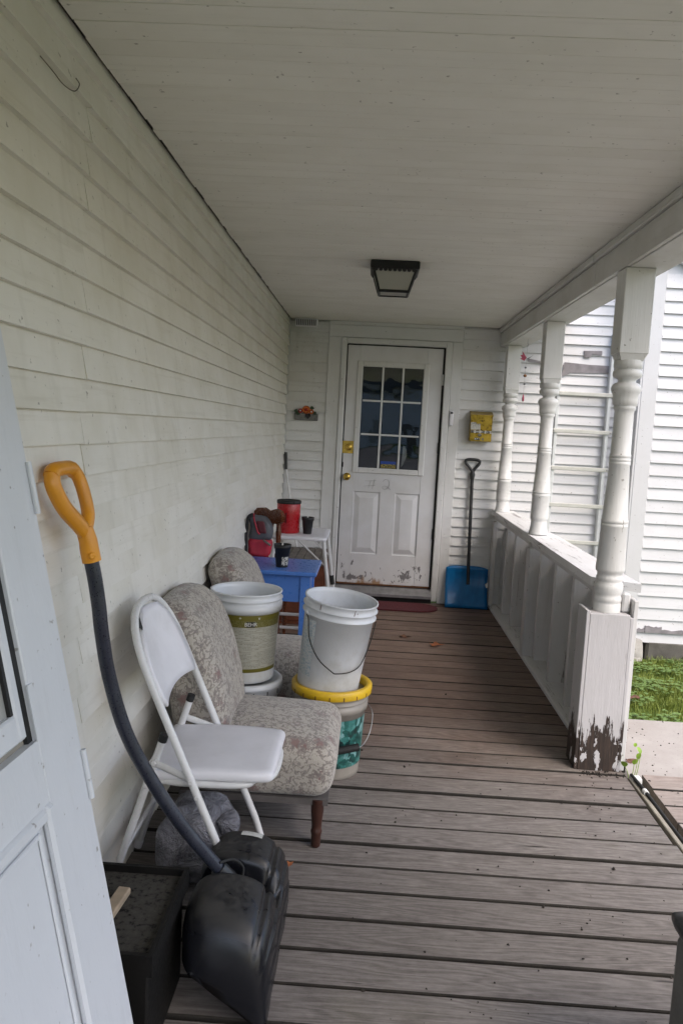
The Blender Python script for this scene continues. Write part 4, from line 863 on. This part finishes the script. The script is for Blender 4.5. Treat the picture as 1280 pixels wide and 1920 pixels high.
for (x, y, z) in ((lean(.43), YN-.0105, .43), (lean(.385), YN-.0105, .385), (rear(.47), YN+.012, .47), (rear(.40), YN+.012, .40)): MB().lathe([(.008, 0), (.008, .003), (.004, .004), (0, .003)], 12, rotm((x, y, z), rx=math.pi/2)).build('rivet', 'whitemetal', fc)

# ------------------------------------------------------------------ upholstered slipper chairs
def turned_leg(x, y, zt, parent): MB().lathe([(.013, .0), (.0165, .004), (.017, .045), (.0195, .052), (.0205, .060), (.017, .066), (.0175, .08), (.0215, .125), (.0225, .13), (.0225, zt)], 14, rotm((x, y, 0))).build('leg', 'darkleg', parent)
def slipper(dy, label):
    t = thing('slipper_chair', (.4, 2.82+dy, 0), label, 'chair', 'floral slipper chairs')
    y0, y1 = 2.575+dy, 3.075+dy
    def sf(w):
        sag = .010*math.sin((w.x*9))*math.sin(w.y*7); ins = .018*max(0, (.30-w.z)/.12)
        w.x -= ins*(1 if w.x > .4 else -1); w.y -= ins*(1 if w.y > (y0+y1)/2 else -1); w.z += sag*.3; return w
    MB().rbox(.115, .685, y0, y1, .172, .378, .062, 14, .040, fn=sf).build('seat_cushion', 'fabric', t)
    def bf(w):
        z = w.z; k = (z-.2)/.63; x = w.x-.13*k+.045*math.sin(max(0, k)*math.pi)*(1 if w.x > .2 else .3); roll = max(0, (k-.80)/.2); return Vector((max(x-.01*roll, .012), w.y, z-.012*abs((w.y-(y0+y1)/2)/.25)**3))
    MB().rbox(.135, .305, y0+.015, y1-.015, .20, .832, .074, 16, .014, fn=bf).build('backrest', 'fabric', t)
    MB().box(.14, .66, y0+.035, y1-.035, .155, .178).build('underside', 'lining', t)
    for x in (.175, .625):
        for y in (y0+.048, y1-.048): turned_leg(x, y, .175, t)
    return t
slipper(0, 'nearer floral tapestry slipper chair, right behind the white folding chair'); slipper(.935, 'farther floral tapestry slipper chair, between the pail stack and the blue table')

# ------------------------------------------------------------------ pails
def pail(cx, cy, z0, label, mat, name='pail', rim=None, tilt=None, h=.375, r0=.131, r1=.150, ribs=((.300, .333), (.345, .352)), lid=False, group='five gallon pails'):
    """local z up from the base; tilt = matrix applied to the whole pail"""
    t = thing(name, (cx, cy, z0), label, 'pail', group)
    T = Matrix.Translation((cx, cy, z0)) @ (tilt or Matrix.Identity(4)); R = lambda z: r0+(r1-r0)*z/h
    pr = [(r0-.008, .0), (r0, .004), (r0+.0005, .02)]
    for (a, b2) in ribs:
        pr += [(R(a), a), (R(a)+.009, a+.001), (R(b2)+.009, b2-.002), (R(b2), b2)]
    pr += [(R(h-.008), h-.008), (R(h)+.005, h-.006), (R(h)+.005, h), (R(h)-.003, h), (R(h-.02)-.004, h-.02), (r0-.006, .012), (.0, .010)]
    MB().lathe(pr, 48, T, capb=True, capt=False).build('shell', mat, t)
    return t, T, R
def band(T, R, z0, z1, a0, a1, mat, name, par, off=.0012, n=30):
    vs = []; 
    for zz in (z0, (z0+z1)/2, z1):
        for i in range(n+1):
            a = a0+(a1-a0)*i/n; r = R(zz)+off; vs.append((r*math.sin(a), -r*math.cos(a), zz))
    fs = [(j*(n+1)+i, j*(n+1)+i+1, (j+1)*(n+1)+i+1, (j+1)*(n+1)+i) for j in range(2) for i in range(n)]
    return MB().add(vs, fs, True, T).build(name, mat, par, fix=False)
def bent_text(T, R, txt, size, a, z, mat, par, off=.002, name='lettering'):
    vs, fs = text_data(txt, size); q = []
    for x, y, _ in vs:
        r = R(z+y)+off; aa = a+x/r; q.append((r*math.sin(aa), -r*math.cos(aa), z+y))
    MB().add(q, fs, False, T).build(name, mat, par, fix=False)
OX, OY = .240, 3.335
low, T, R = pail(OX+.006, OY, 0, 'lower lidded white pail of the stack between the two slipper chairs', 'bucketwhite', h=.352)
MB().lathe([(.0, .352), (.150, .352), (.163, .350), (.165, .346), (.165, .318), (.160, .316), (.160, .346), (.150, .3525), (.146, .356), (0, .356)][4::-1]+[(.0, .358), (.140, .358), (.146, .366), (.158, .366), (.165, .360), (.165, .316), (.1595, .316)], 48, T, capb=False, capt=False).build('lid', 'bucketwhite', low)
for i in range(-3, 4): MB().box(-.002, .002, -.1665, -.1648, .318, .338, mat=T @ Matrix.Rotation(2*math.pi*i/16, 4, 'Z')).build('notch', 'black_gap', low)
ol, T, R = pail(OX, OY, .3665, 'white paint pail with olive label on top of the pail stack', 'bucketwhite', h=.385, ribs=((.305, .338), (.352, .359)))
band(T, R, .052, .300, -1.45, 1.45, 'olive', 'paper_label', ol)
band(T, R, .2500, .2735, .185, .435, 'black', 'logo_panel', ol, .0016, 8); bent_text(T, R, 'BEHR', .0225, .310, .2615, 'white', ol, .0022)
for a, g_ in ((-.62, 4), (.0, 5), (.55, 3)):
    band(T, R, .281, .295, a-.05, a+.05, 'white', 'label_icon', ol, .0015, 4) if g_ == 99 else bent_text(T, R, {4: 'o', 5: '+', 3: 'v'}[g_], .022, a, .288, 'white', ol, .0018, 'label_icon')
CX, CY = .631, 3.265
cm, T, R = pail(CX, CY, 0, 'grey pail with teal camouflage band and yellow rim on the deck', 'bucketgrey', h=.352, ribs=((.285, .318), (.326, .332)))
band(T, R, .055, .262, -.2, 2.0, 'camo', 'camouflage_band', cm, .0012)
MB().lathe([(.147, .352), (.166, .352), (.171, .356), (.171, .386), (.166, .391), (.150, .391), (.1465, .384), (.1465, .352)], 48, T, capb=False, capt=False).build('yellow_rim', 'bucketyellow', cm)
for i in range(-4, 5): MB().box(-.0018, .0018, -.1722, -.1708, .355, .372, mat=T @ Matrix.Rotation(2*math.pi*i/18, 4, 'Z')).build('notch', 'cedar', cm)
MB().lathe([(0, .353), (.146, .353), (.146, .358), (0, .358)], 40, T, capb=False, capt=False).build('lid_disc', 'bucketgrey', cm)
wr = bezier([(CX+.150, CY+.02, .30), (CX+.178, CY-.02, .27), (CX+.175, CY-.05, .21), (CX+.155, CY-.085, .165), (CX+.120, CY-.128, .150), (CX+.02, CY-.158, .138), (CX-.05, CY-.16, .15), (CX-.13, CY-.10, .22), (CX-.153, CY, .30)], 6); MB().tube(wr, .0018, 6).build('bail_wire', 'steel', cm)
MB().tube([(CX+.128, CY-.121, .153), (CX+.015, CY-.160, .139)], .0155, 12).build('bail_grip', 'black_gap', cm)
tl = Matrix.Rotation(math.radians(6.5), 4, 'Y') @ Matrix.Rotation(math.radians(3.0), 4, 'X')
wp, T, R = pail(.612, 3.262, .3745, 'dirty white pail tilted on top of the yellow rimmed camouflage pail', 'bucketdirty', tilt=tl, h=.385, ribs=((.318, .324), (.348, .354)))
band(T, R, .06, .30, -1.25, -.62, 'bluefaint', 'faded_print', wp, .0009)
sl = lambda a, z, e=.006: tuple(T @ Vector(((R(z)+e)*math.sin(a), -(R(z)+e)*math.cos(a), z)))
MB().tube(bezier([sl(-.98, .318, .012), sl(-.93, .30), sl(-.72, .22, .012), sl(-.35, .155, .016), sl(.05, .115, .018), sl(.2, .108, .018), sl(.6, .118, .016), sl(.95, .145, .012), sl(1.3, .23, .01), sl(1.5, .31, .01)], 6), .0024, 6).build('bail_wire', 'black_gap', wp)
MB().tube([sl(-.98, .312, .002), sl(-.98, .33, .014)], .006, 8).build('bail_ear', 'bucketdirty', wp)
b = MB()
for a, z0_, z1_ in ((-.55, .352, .385), (.42, .350, .383), (.5, .362, .366)): b.tube([sl(a, z0_, .0012), sl(a+.02, z1_, .0012)], .0012, 5)
b.build('cracks', 'cedar', wp)
b = MB(); R2 = lambda a: tuple(T @ Vector(((R(.385)+.0058)*math.sin(a), -(R(.385)+.0058)*math.cos(a), .381)))

# ------------------------------------------------------------------ blue table and what stands behind
TZ = .66
bt = thing('side_table', (.25, 4.5, 0), 'bright blue painted wooden side table beside the far slipper chair', 'table')
MB().box(.018, .480, 4.275, 4.715, TZ-.024, TZ, c=.005).build('tabletop', 'bluepaint', bt)
for x in (.045, .392):
    for y in (4.30, 4.638): MB().prism([(x, y), (x+.052, y), (x+.052, y+.052), (x, y+.052)], .0, TZ-.0245, 'z').build('leg', 'bluepaint', bt)
MB().box(.098, .391, 4.308, 4.326, TZ-.175, TZ-.0245).build('apron', 'bluepaint', bt); MB().box(.098, .391, 4.664, 4.682, TZ-.175, TZ-.0245).build('apron', 'bluepaint', bt)
MB().box(.053, .071, 4.353, 4.637, TZ-.175, TZ-.0245).build('apron', 'bluepaint', bt); MB().box(.418, .436, 4.353, 4.637, TZ-.175, TZ-.0245).build('apron', 'bluepaint', bt)
def pot(x, y, z, label, h=.118, r=.046, lab=True):
    t = thing('nursery_pot', (x, y, z), label, 'plant pot', 'black nursery pots'); T = rotm((x, y, z)); R = lambda zz: r*.72+r*.28*zz/h
    MB().lathe([(r*.70, 0), (r*.72, .004), (R(h*.8), h*.8), (R(h*.8)+.003, h*.805), (R(h)+.003, h), (R(h)-.001, h), (R(h)-.003, h*.8), (r*.68, .006), (0, .006)], 26, T, capt=False).build('shell', 'pot', t)
    if lab: band(T, R, .012, .062, .05, 1.15, 'potlabel', 'worn_label', t, .0012, 10)
    MB().box(-.005, .004, -.002, .001, h-.01, h+.006, mat=T).build('plant_tag', 'white', t)
pot(.272, 4.415, TZ+.0005, 'black nursery pot with worn label standing on the blue table', .130, .047)
CT = .745
ct = thing('camp_table', (.3, 5.3, 0), 'white folding camp table with metal legs left of the entry door', 'table')
MB().rbox(.125, .486, 5.07, 5.60, CT-.026, CT, .010, 6).build('tabletop', 'whitevinyl', ct)
for (x0, x1) in ((.465, .565), (.150, .060)):
    for y, dy in ((5.10, -.03), (5.56, .03)):
        o = MB().tube([(x0, y, CT-.027), (x0+(x1-x0)*.52, y+dy*.5, CT*.48)], .0125, 10).build('leg', 'whitemetal', ct)
        MB().tube([(x0+(x1-x0)*.50, y+dy*.48, CT*.50), (x1, y+dy, .004)], .0095, 10).build('leg_extension', 'whitemetal', o)
        MB().tube([(x0+(x1-x0)*.44, y+dy*.42, CT*.55), (x0+(x1-x0)*.54, y+dy*.52, CT*.46)], .0155, 10).build('leg_clamp', 'black_gap', o)
for y in (5.10, 5.56): MB().tube([(.30, y, CT-.028), (.495, y, CT-.20)], .005, 6).build('brace', 'whitemetal', ct)
for zz, q in ((.135, .52), (.225, .50)): MB().tube([(.07, 5.08, zz), (q, 5.08, zz)], .011, 8).build('stretcher', 'whitemetal', ct)
rc = thing('coffee_canister', (.212, 5.26, CT), 'red plastic coffee canister with black lid on the white camp table', 'canister')
T = rotm((.212, 5.26, CT+.0005)); rr = .079
MB().lathe([(rr-.006, 0), (rr, .005), (rr, .19), (rr-.004, .200)], 40, T, jit=lambda a, z: 1-.035*math.exp(-((math.atan2(math.sin(a+1.45), math.cos(a+1.45)))/.13)**4)*(1 if .055 < z < .155 else 0)).build('shell', 'redplastic', rc)
MB().lathe([(rr+.001, .196), (rr+.003, .198), (rr+.003, .216), (rr-.003, .219), (rr-.012, .214), (0, .214)], 40, T, capt=False).build('lid', 'pot', rc)
MB().box(-.004, .004, -.09, -.0795, .203, .217, mat=T @ Matrix.Rotation(.55, 4, 'Z')).build('lid_tab', 'pot', rc)
band(T, lambda z: rr, .025, .150, -1.5, -.75, 'greylabel', 'paper_label', rc, .001, 10)
band(T, lambda z: rr, .070, .140, -.19, -.05, plain('red_recess', (.10, .004, .006), .5), 'grip_recess', rc, .0006, 5)
pot(.345, 5.24, CT+.0005, 'plain black nursery pot on the white camp table beside the red canister', .112, .040, False)

wc = thing('wooden_chair', (.24, 5.0, 0), 'brown varnished wooden chair standing behind the blue table', 'chair')
cA, cB = Vector((.048, 4.985, 0)), Vector((.198, 4.835, 0)); dx = (cB-cA).normalized(); nrm = Vector((.7071, .7071, 0))
def cr(t, z, w=0): q = cA+dx*t+nrm*w; return (q.x, q.y, z)
L = (cB-cA).length
poly = [(-.035, .885), (-.03, .925), (.0, .950), (.06, .957), (.10, .945), (.125, .937), (.15, .950), (.19, .962), (.235, .950), (.255, .920), (.245, .885), (.21, .868), (.17, .872), (.145, .86), (.135, .81), (.10, .795), (.07, .82), (.03, .855)]
b = MB(); n = len(poly); b.add([cr(t, z-.02, -.014) for t, z in poly]+[cr(t, z-.02, .014) for t, z in poly], [tuple(range(n)), tuple(range(n, 2*n))[::-1]]+[(i, (i+1) % n, (i+1) % n+n, i+n) for i in range(n)]); b.build('crest_rail', 'chairwood', wc)
for t in (.0, L): 
    q = cA+dx*t; MB().lathe([(.015, .41), (.017, .5), (.013, .56), (.019, .62), (.019, .66), (.013, .69), (.016, .76), (.018, .80), (.012, .83), (.013, .88)], 12, rotm((q.x, q.y, 0))).build('back_post', 'chairwood', wc)
q = (cA+cB)/2; MB().tube([(q.x, q.y, .42), (q.x, q.y, .80)], .010, 8).build('spindle', 'chairwood', wc)
sc = q+nrm*.135; b = MB(); b.box(-.135, .135, -.15, .15, .395, .422, mat=rotm((sc.x, sc.y, 0), rz=-math.pi/4), c=.008); b.build('seat', 'chairwood', wc)
for u in (-.105, .105):
    for w in (-.115, .115):
        p_ = sc+dx*u+nrm*w; MB().lathe([(.011, .0), (.013, .03), (.010, .1), (.016, .18), (.012, .25), (.016, .32), (.014, .397)], 10, rotm((p_.x, p_.y, 0))).build('leg', 'chairwood', wc)
# drawstring bag over the chair back
dbg = thing('drawstring_bag', (.10, 4.80, .68), 'grey and red drawstring bag hung over the brown wooden chair', 'bag')
def lump(x0, x1, y0, y1, z0, z1, r, f, amp, seed, nn=14, shear=None):
    def fn(w):
        w = w+Vector(mnoise.noise_vector(w*f+Vector((seed, 0, 0))))*amp
        return Vector(shear(w)) if shear else w
    return MB().rbox(x0, x1, y0, y1, z0, z1, r, nn, fn=fn)
lump(.012, .160, 4.735, 4.835, .742, .905, .040, 14, .014, 3, shear=lambda w: (w.x+.02*math.sin((w.z-.74)*20)*.5, w.y, w.z-.35*max(0, w.x-.10)*(w.z-.76)/.1)).build('body', 'baggrey', dbg)
lump(.020, .168, 4.737, 4.825, .645, .765, .035, 14, .012, 9).build('lower_panel', 'bagred', dbg)
MB().tube(bezier([(.052, 4.742, .915), (.058, 4.724, .885), (.072, 4.720, .845), (.082, 4.722, .812), (.095, 4.726, .795)], 5), [.010]*21, 8, flat=(1, .5)).build('piping', 'bagred', dbg)
MB().rbox(.080, .128, 4.722, 4.742, .80, .875, .009, 6, fn=lambda w: Vector((w.x+.02*(w.z-.84)/.04*-.5, w.y, w.z))).build('opening', plain('maroon_lining', (.09, .012, .02), .7), dbg)
MB().tube(bezier([(.05, 4.735, .915), (.025, 4.722, .90), (.005+.012, 4.716, .84), (.016, 4.714, .76), (.020, 4.72, .665)], 5), .007, 8, flat=(1.3, .6)).build('strap', 'bagblack', dbg)
MB().tube(bezier([(.06, 4.73, .905), (.03, 4.70, .895), (.014, 4.705, .85), (.016, 4.715, .79)], 5), .003, 6).build('cord', 'bagblack', dbg)
MB().tube(bezier([(.12, 4.730, .76), (.14, 4.722, .748), (.165, 4.724, .73)], 4), .007, 8).build('zip', 'greywood', dbg)

cr_ = thing('wooden_crate', (.27, 6.05, 0), 'low red brown wooden cabinet with grey slat top under the camp table', 'cabinet')
MB().box(.105, .445, 5.72, 6.40, .02, .446, c=.004).build('carcass', 'cedar', cr_)
MB().box(.095, .455, 5.71, 6.41, .0, .0195).build('plinth', 'cedar', cr_)
for i in range(6): MB().box(.095+i*.0605, .095+i*.0605+.0565, 5.70, 6.42, .4465, .468, c=.003).build('slat', 'greywood', cr_)
for i in range(3): MB().box(.4455, .452, 5.74+i*.215, 5.74+i*.215+.195, .05, .42, c=.003).build('side_panel', 'cedar', cr_)

# ------------------------------------------------------------------ plastic bag of empties, grey bin
pb = thing('plastic_bag', (.26, 2.40, 0), 'tied clear grey plastic bag of bottles under the white folding chair', 'bag')
def bagfn(w):
    k = max(0, (w.z-.13)/.12); cx_, cy_ = .25, 2.40
    w = Vector((cx_+(w.x-cx_)*(1-.25*k), cy_+(w.y-cy_)*(1-.22*k), w.z))
    r_ = mnoise.ridged_multi_fractal(w*9, .9, 2., 4, 1., 2.)*.011; nv = Vector(mnoise.noise_vector(w*7))*.022
    q = w+nv+(w-Vector((cx_, cy_, .1))).normalized()*(r_-.012); q.z = max(q.z, .003); return q
MB().rbox(.120, .375, 2.285, 2.53, .003, .245, .085, 26, fn=bagfn).build('film', 'bag', pb)
kn = MB(); kn.rbox(.325, .392, 2.33, 2.40, .165, .235, .03, 10, fn=lambda w: w+Vector(mnoise.noise_vector(w*28))*.012); kn.build('knot', 'bag', pb)
for i, (x, y, z, rx, ry) in enumerate(((.19, 2.37, .045, 1.4, .3), (.27, 2.45, .05, 1.5, -.5), (.24, 2.36, .13, 1.2, 1.0), (.30, 2.40, .045, 1.55, 1.6))):
    t = thing('bottle', (x, y, z), ['dark bottle low on the wall side inside the grey plastic bag', 'dark bottle at the back inside the grey plastic bag', 'dark bottle lying on top inside the grey plastic bag', 'dark bottle at the porch side inside the grey plastic bag'][i], 'bottle', 'bottles in the plastic bag')
    Tm = Matrix.Translation((x, y, z)) @ Matrix.Rotation(ry, 4, 'Z') @ Matrix.Rotation(rx, 4, 'X') @ Matrix.Translation((0, 0, -.07))
    MB().lathe([(.026, 0), (.030, .005), (.030, .085), (.024, .105), (.012, .122), (.011, .135)], 16, Tm).build('glass', 'bottle', t); MB().lathe([(.013, .134), (.013, .146), (0, .147)], 12, Tm).build('cap', 'bottlecap', t)
gb = thing('storage_bin', (1.67, 1.42, 0), 'grey plastic bin with dark rounded rim at the right foreground edge', 'bin')
MB().rbox(1.462, 1.88, 1.20, 1.655, .001, .415, .03, 8).build('body', 'binmat', gb); MB().rbox(1.452, 1.89, 1.19, 1.662, .4155, .452, .017, 8).build('lid', 'blackplastic', gb)

# ------------------------------------------------------------------ plants, leaves and litter
sp = thing('seedling', (1.965, 3.405, -.05), 'small green seedling sprouting by the rotten post pedestal', 'plant')
def leafm(c, r, rz, tilt, m='leafgreen', par=None, ar=.8):
    b = MB(); n = 10; T = rotm(c, rx=tilt, rz=rz); ring = [(r*ar*math.cos(2*math.pi*i/n), r*(1+math.sin(2*math.pi*i/n)), .12*r*math.cos(4*math.pi*i/n)) for i in range(n)]
    b.add(ring+[(0, r, -.10*r)], [(i, (i+1) % n, n) for i in range(n)], True, T); return b.build('leaf', m, par, fix=False)
b = MB()
for e in ((1.945, 3.42, .035), (1.985, 3.415, .05), (2.02, 3.44, .10), (2.005, 3.43, .07)): b.tube(bezier([(1.968, 3.41, -.06), ((1.968+e[0])/2+.004, 3.412, .0), e], 4), .0014, 5)
b.build('stem', 'leafgreen', sp)
for c, r, rz, ti in (((1.945, 3.42, .03), .019, 2.6, 1.0), ((1.985, 3.415, .045), .018, 3.3, 1.1), ((2.02, 3.44, .085), .016, .6, .9), ((2.0, 3.425, .065), .015, -1.0, 1.0), ((1.99, 3.44, .115), .010, -.5, .8)): leafm(c, r, rz, ti, par=sp)
def dleaf(x, y, s, rz, m, label, z=.0035):
    b = MB(); pts = []
    for i in range(18):
        a = 2*math.pi*i/18; r = s*(.55+.45*abs(math.cos(2.5*a)))*(1.35 if abs(math.sin(a)) < .3 else .8); pts.append((r*math.cos(a), r*math.sin(a), .10*s+.16*s*math.sin(3*a+x*9)))
    pts = [(p[0], p[1], max(p[2], .0)) for p in pts]; b.add(pts+[(0, 0, .0)], [(i, (i+1) % 18, 18) for i in range(18)], True, rotm((x, y, z), rz=rz)); return tag(b.build('dead_leaf', m, fix=False), label, 'leaf', 'fallen leaves')
dleaf(1.258, 5.355, .055, .3, 'leaforange', 'orange dead leaf lying on the deck before the door mat')
dleaf(1.05, 5.52, .045, .1, 'deadleaf', 'dark curled dead leaf on the deck left of the orange leaf')
dleaf(2.10, 3.78, .035, .6, 'deadleaf', 'brown dead leaf on the concrete path beside the pedestal', -.094)
dleaf(2.50, 4.95, .05, 1.2, 'deadleaf', 'brown dead leaf lying in the lawn behind the concrete path', gz(2.5, 4.95)+.06)
dleaf(.545, 2.49, .018, .9, 'leaforange', 'small tan leaf scrap on the deck by the folding chair foot')
cb = MB()
def crumb(x, y, z, s):
    vs = [(s*math.cos(a)*U(.6, 1.3), s*math.sin(a)*U(.5, 1.), 0) for a in (0, 1.3, 2.6, 3.9, 5.2)]; top = [(a*.6, c*.6, s*U(.4, .8)) for a, c, _ in vs]
    cb.add(vs+top, [(i, (i+1) % 5, (i+1) % 5+5, i+5) for i in range(5)]+[(5, 6, 7, 8, 9)], False, rotm((x, y, z), rz=U(0, 6)))
cl_ = [(U(.9, 1.9), U(1.7, 3.4)) for _ in range(14)]
for i in range(120):
    q = random.choice(cl_); crumb(min(1.92, max(.8, q[0]+random.gauss(0, .09))), q[1]+random.gauss(0, .05), .0005, U(.0012, .0045) if random.random() < .9 else U(.005, .009))
for i in range(150):
    x = 1.92*random.random()**.55; y = U(1.7, 3.5) if random.random() < .85 else U(3.5, 6.4)
    if x < .75 and y < 3.4: continue
    crumb(x, y, .0005, U(.0015, .0055) if random.random() < .93 else U(.006, .010))
for i in range(60): crumb(U(1.74, 1.93), U(3.36, 3.415), .0005, U(.002, .008))
for i in range(150): crumb(U(2.05, 3.4), U(3.48, 4.38), -.095, U(.0015, .006))
for i in range(90): crumb(U(2.04, 2.8), U(2.4, 3.45), -.021, U(.002, .007))
stuff(cb.build('deck_litter', 'crumb', fix=False))
g = MB(); cl = MB()
def blade(x, y):
    z = gz(x, y)+.012*mnoise.noise((x*1.3, y*1.3, 0))-.004; h = U(.02, .06)*(1+.5*mnoise.noise((x*2, y*2, 4))); a = U(0, 6.283); w = U(.0018, .0035); bx_, by_ = U(-.6, .6)*h, U(-.6, .6)*h
    c, s_ = math.cos(a)*w, math.sin(a)*w
    g.add([(x-c, y-s_, z), (x+c, y+s_, z), (x+c*.7+bx_*.4, y+s_*.7+by_*.4, z+h*.6), (x-c*.7+bx_*.4, y-s_*.7+by_*.4, z+h*.6), (x+bx_, y+by_, z+h)], [(0, 1, 2, 3), (3, 2, 4)])
for i in range(30000):
    x = U(2.0, 4.6); y = U(4.41, 6.40)
    if y > 6.3 and x < 3.1 and x > 2.85: continue
    if mnoise.noise((x*2.1, y*2.1, 8)) < -.08 and random.random() < .8: continue
    blade(x, y)
for i in range(9000): blade(U(2.0, 6.5), U(4.41, 6.4))
for i in range(5200):
    x = U(2.0, 4.0); y = U(4.42, 6.3)
    if mnoise.noise((x*3.4+3, y*3.4, 1)) < .02+U(-.25, .25): continue
    z = gz(x, y)+U(.02, .055); a0 = U(0, 6)
    for q in range(3):
        a = a0+q*2.09; r = U(.006, .011); cx_, cy_ = x+r*math.cos(a), y+r*math.sin(a); t = U(-.3, .3)
        cl.add([(cx_+r*math.cos(b_), cy_+r*math.sin(b_), z+t*r*math.cos(b_)) for b_ in (0, 1.05, 2.1, 3.14, 4.2, 5.24)], [(0, 1, 2, 3, 4, 5)])
stuff(g.build('grass', 'grass', fix=False)); stuff(cl.build('clover', 'clover', fix=False))

# ------------------------------------------------------------------ street and house behind the viewer, seen mirrored in the door glass
struct(MB().box(-60, 60, -44, -15, -.30, -.145).build('road', plain('asphalt', (.05, .05, .052), .9, scale=3)))
nh = thing('neighbour_house', (2, -56, -.2), 'white house across the street mirrored in the panes of the entry door', 'house')
MB().box(-5, 9.5, -60, -50.0, -.2, 4.6).build('wall', 'corner', nh)
MB().prism([(-5.5, 4.6), (10, 4.6), (2.25, 8.2)], -60.4, -49.6, 'y').build('roof', 'shingle', nh)
for x in (-3.2, .2, 6.2): o = MB().box(x, x+1.3, -50.06, -49.95, .9, 2.6).build('window', 'trim', nh); MB().box(x+.1, x+1.2, -50.0, -49.93, 1.0, 2.5).build('pane', 'stormpane', o)
MB().box(3.4, 4.4, -50.05, -49.95, -.1, 2.1).build('door', 'greywood', nh)
# ------------------------------------------------------------------ tree behind the viewer, seen only mirrored in the door glass
tr = thing('yard_tree', (4.6, -9.5, -.2), 'leafy green tree mirrored in the panes of the entry door', 'tree')
MB().tube([(4.6, -9.5, -.3), (4.55, -9.5, 1.2), (4.7, -9.45, 2.6), (4.6, -9.6, 4.2)], [.20, .16, .12, .05], 10).build('trunk', 'bark', tr)
b = MB()
for i in range(7):
    a = i*.9; b.tube([(4.65, -9.48, 1.9+.25*i), (4.65+math.cos(a)*.8, -9.5+math.sin(a)*.8, 2.6+.28*i), (4.65+math.cos(a)*1.5, -9.5+math.sin(a)*1.5, 3.0+.3*i)], [.06, .04, .012], 6)
b.build('limbs', 'bark', tr)
b = MB(); cs = [(4.65+math.cos(i*1.7)*U(.2, 1.5), -9.5+math.sin(i*1.7)*U(.2, 1.5), U(2.2, 5.2), U(.4, .8)) for i in range(22)]
for i in range(5200):
    c = random.choice(cs); d = Vector((random.gauss(0, 1), random.gauss(0, 1), random.gauss(0, 1))).normalized()*c[3]*random.random()**.4; p_ = Vector(c[:3])+d; s_ = U(.04, .08); u = Vector((U(-1, 1), U(-1, 1), U(-1, 1))).normalized()*s_; w = u.orthogonal().normalized()*s_*.6
    b.add([tuple(p_-u), tuple(p_+w), tuple(p_+u), tuple(p_-w)], [(0, 1, 2, 3)])
b.build('crown', 'crown', tr, fix=False)
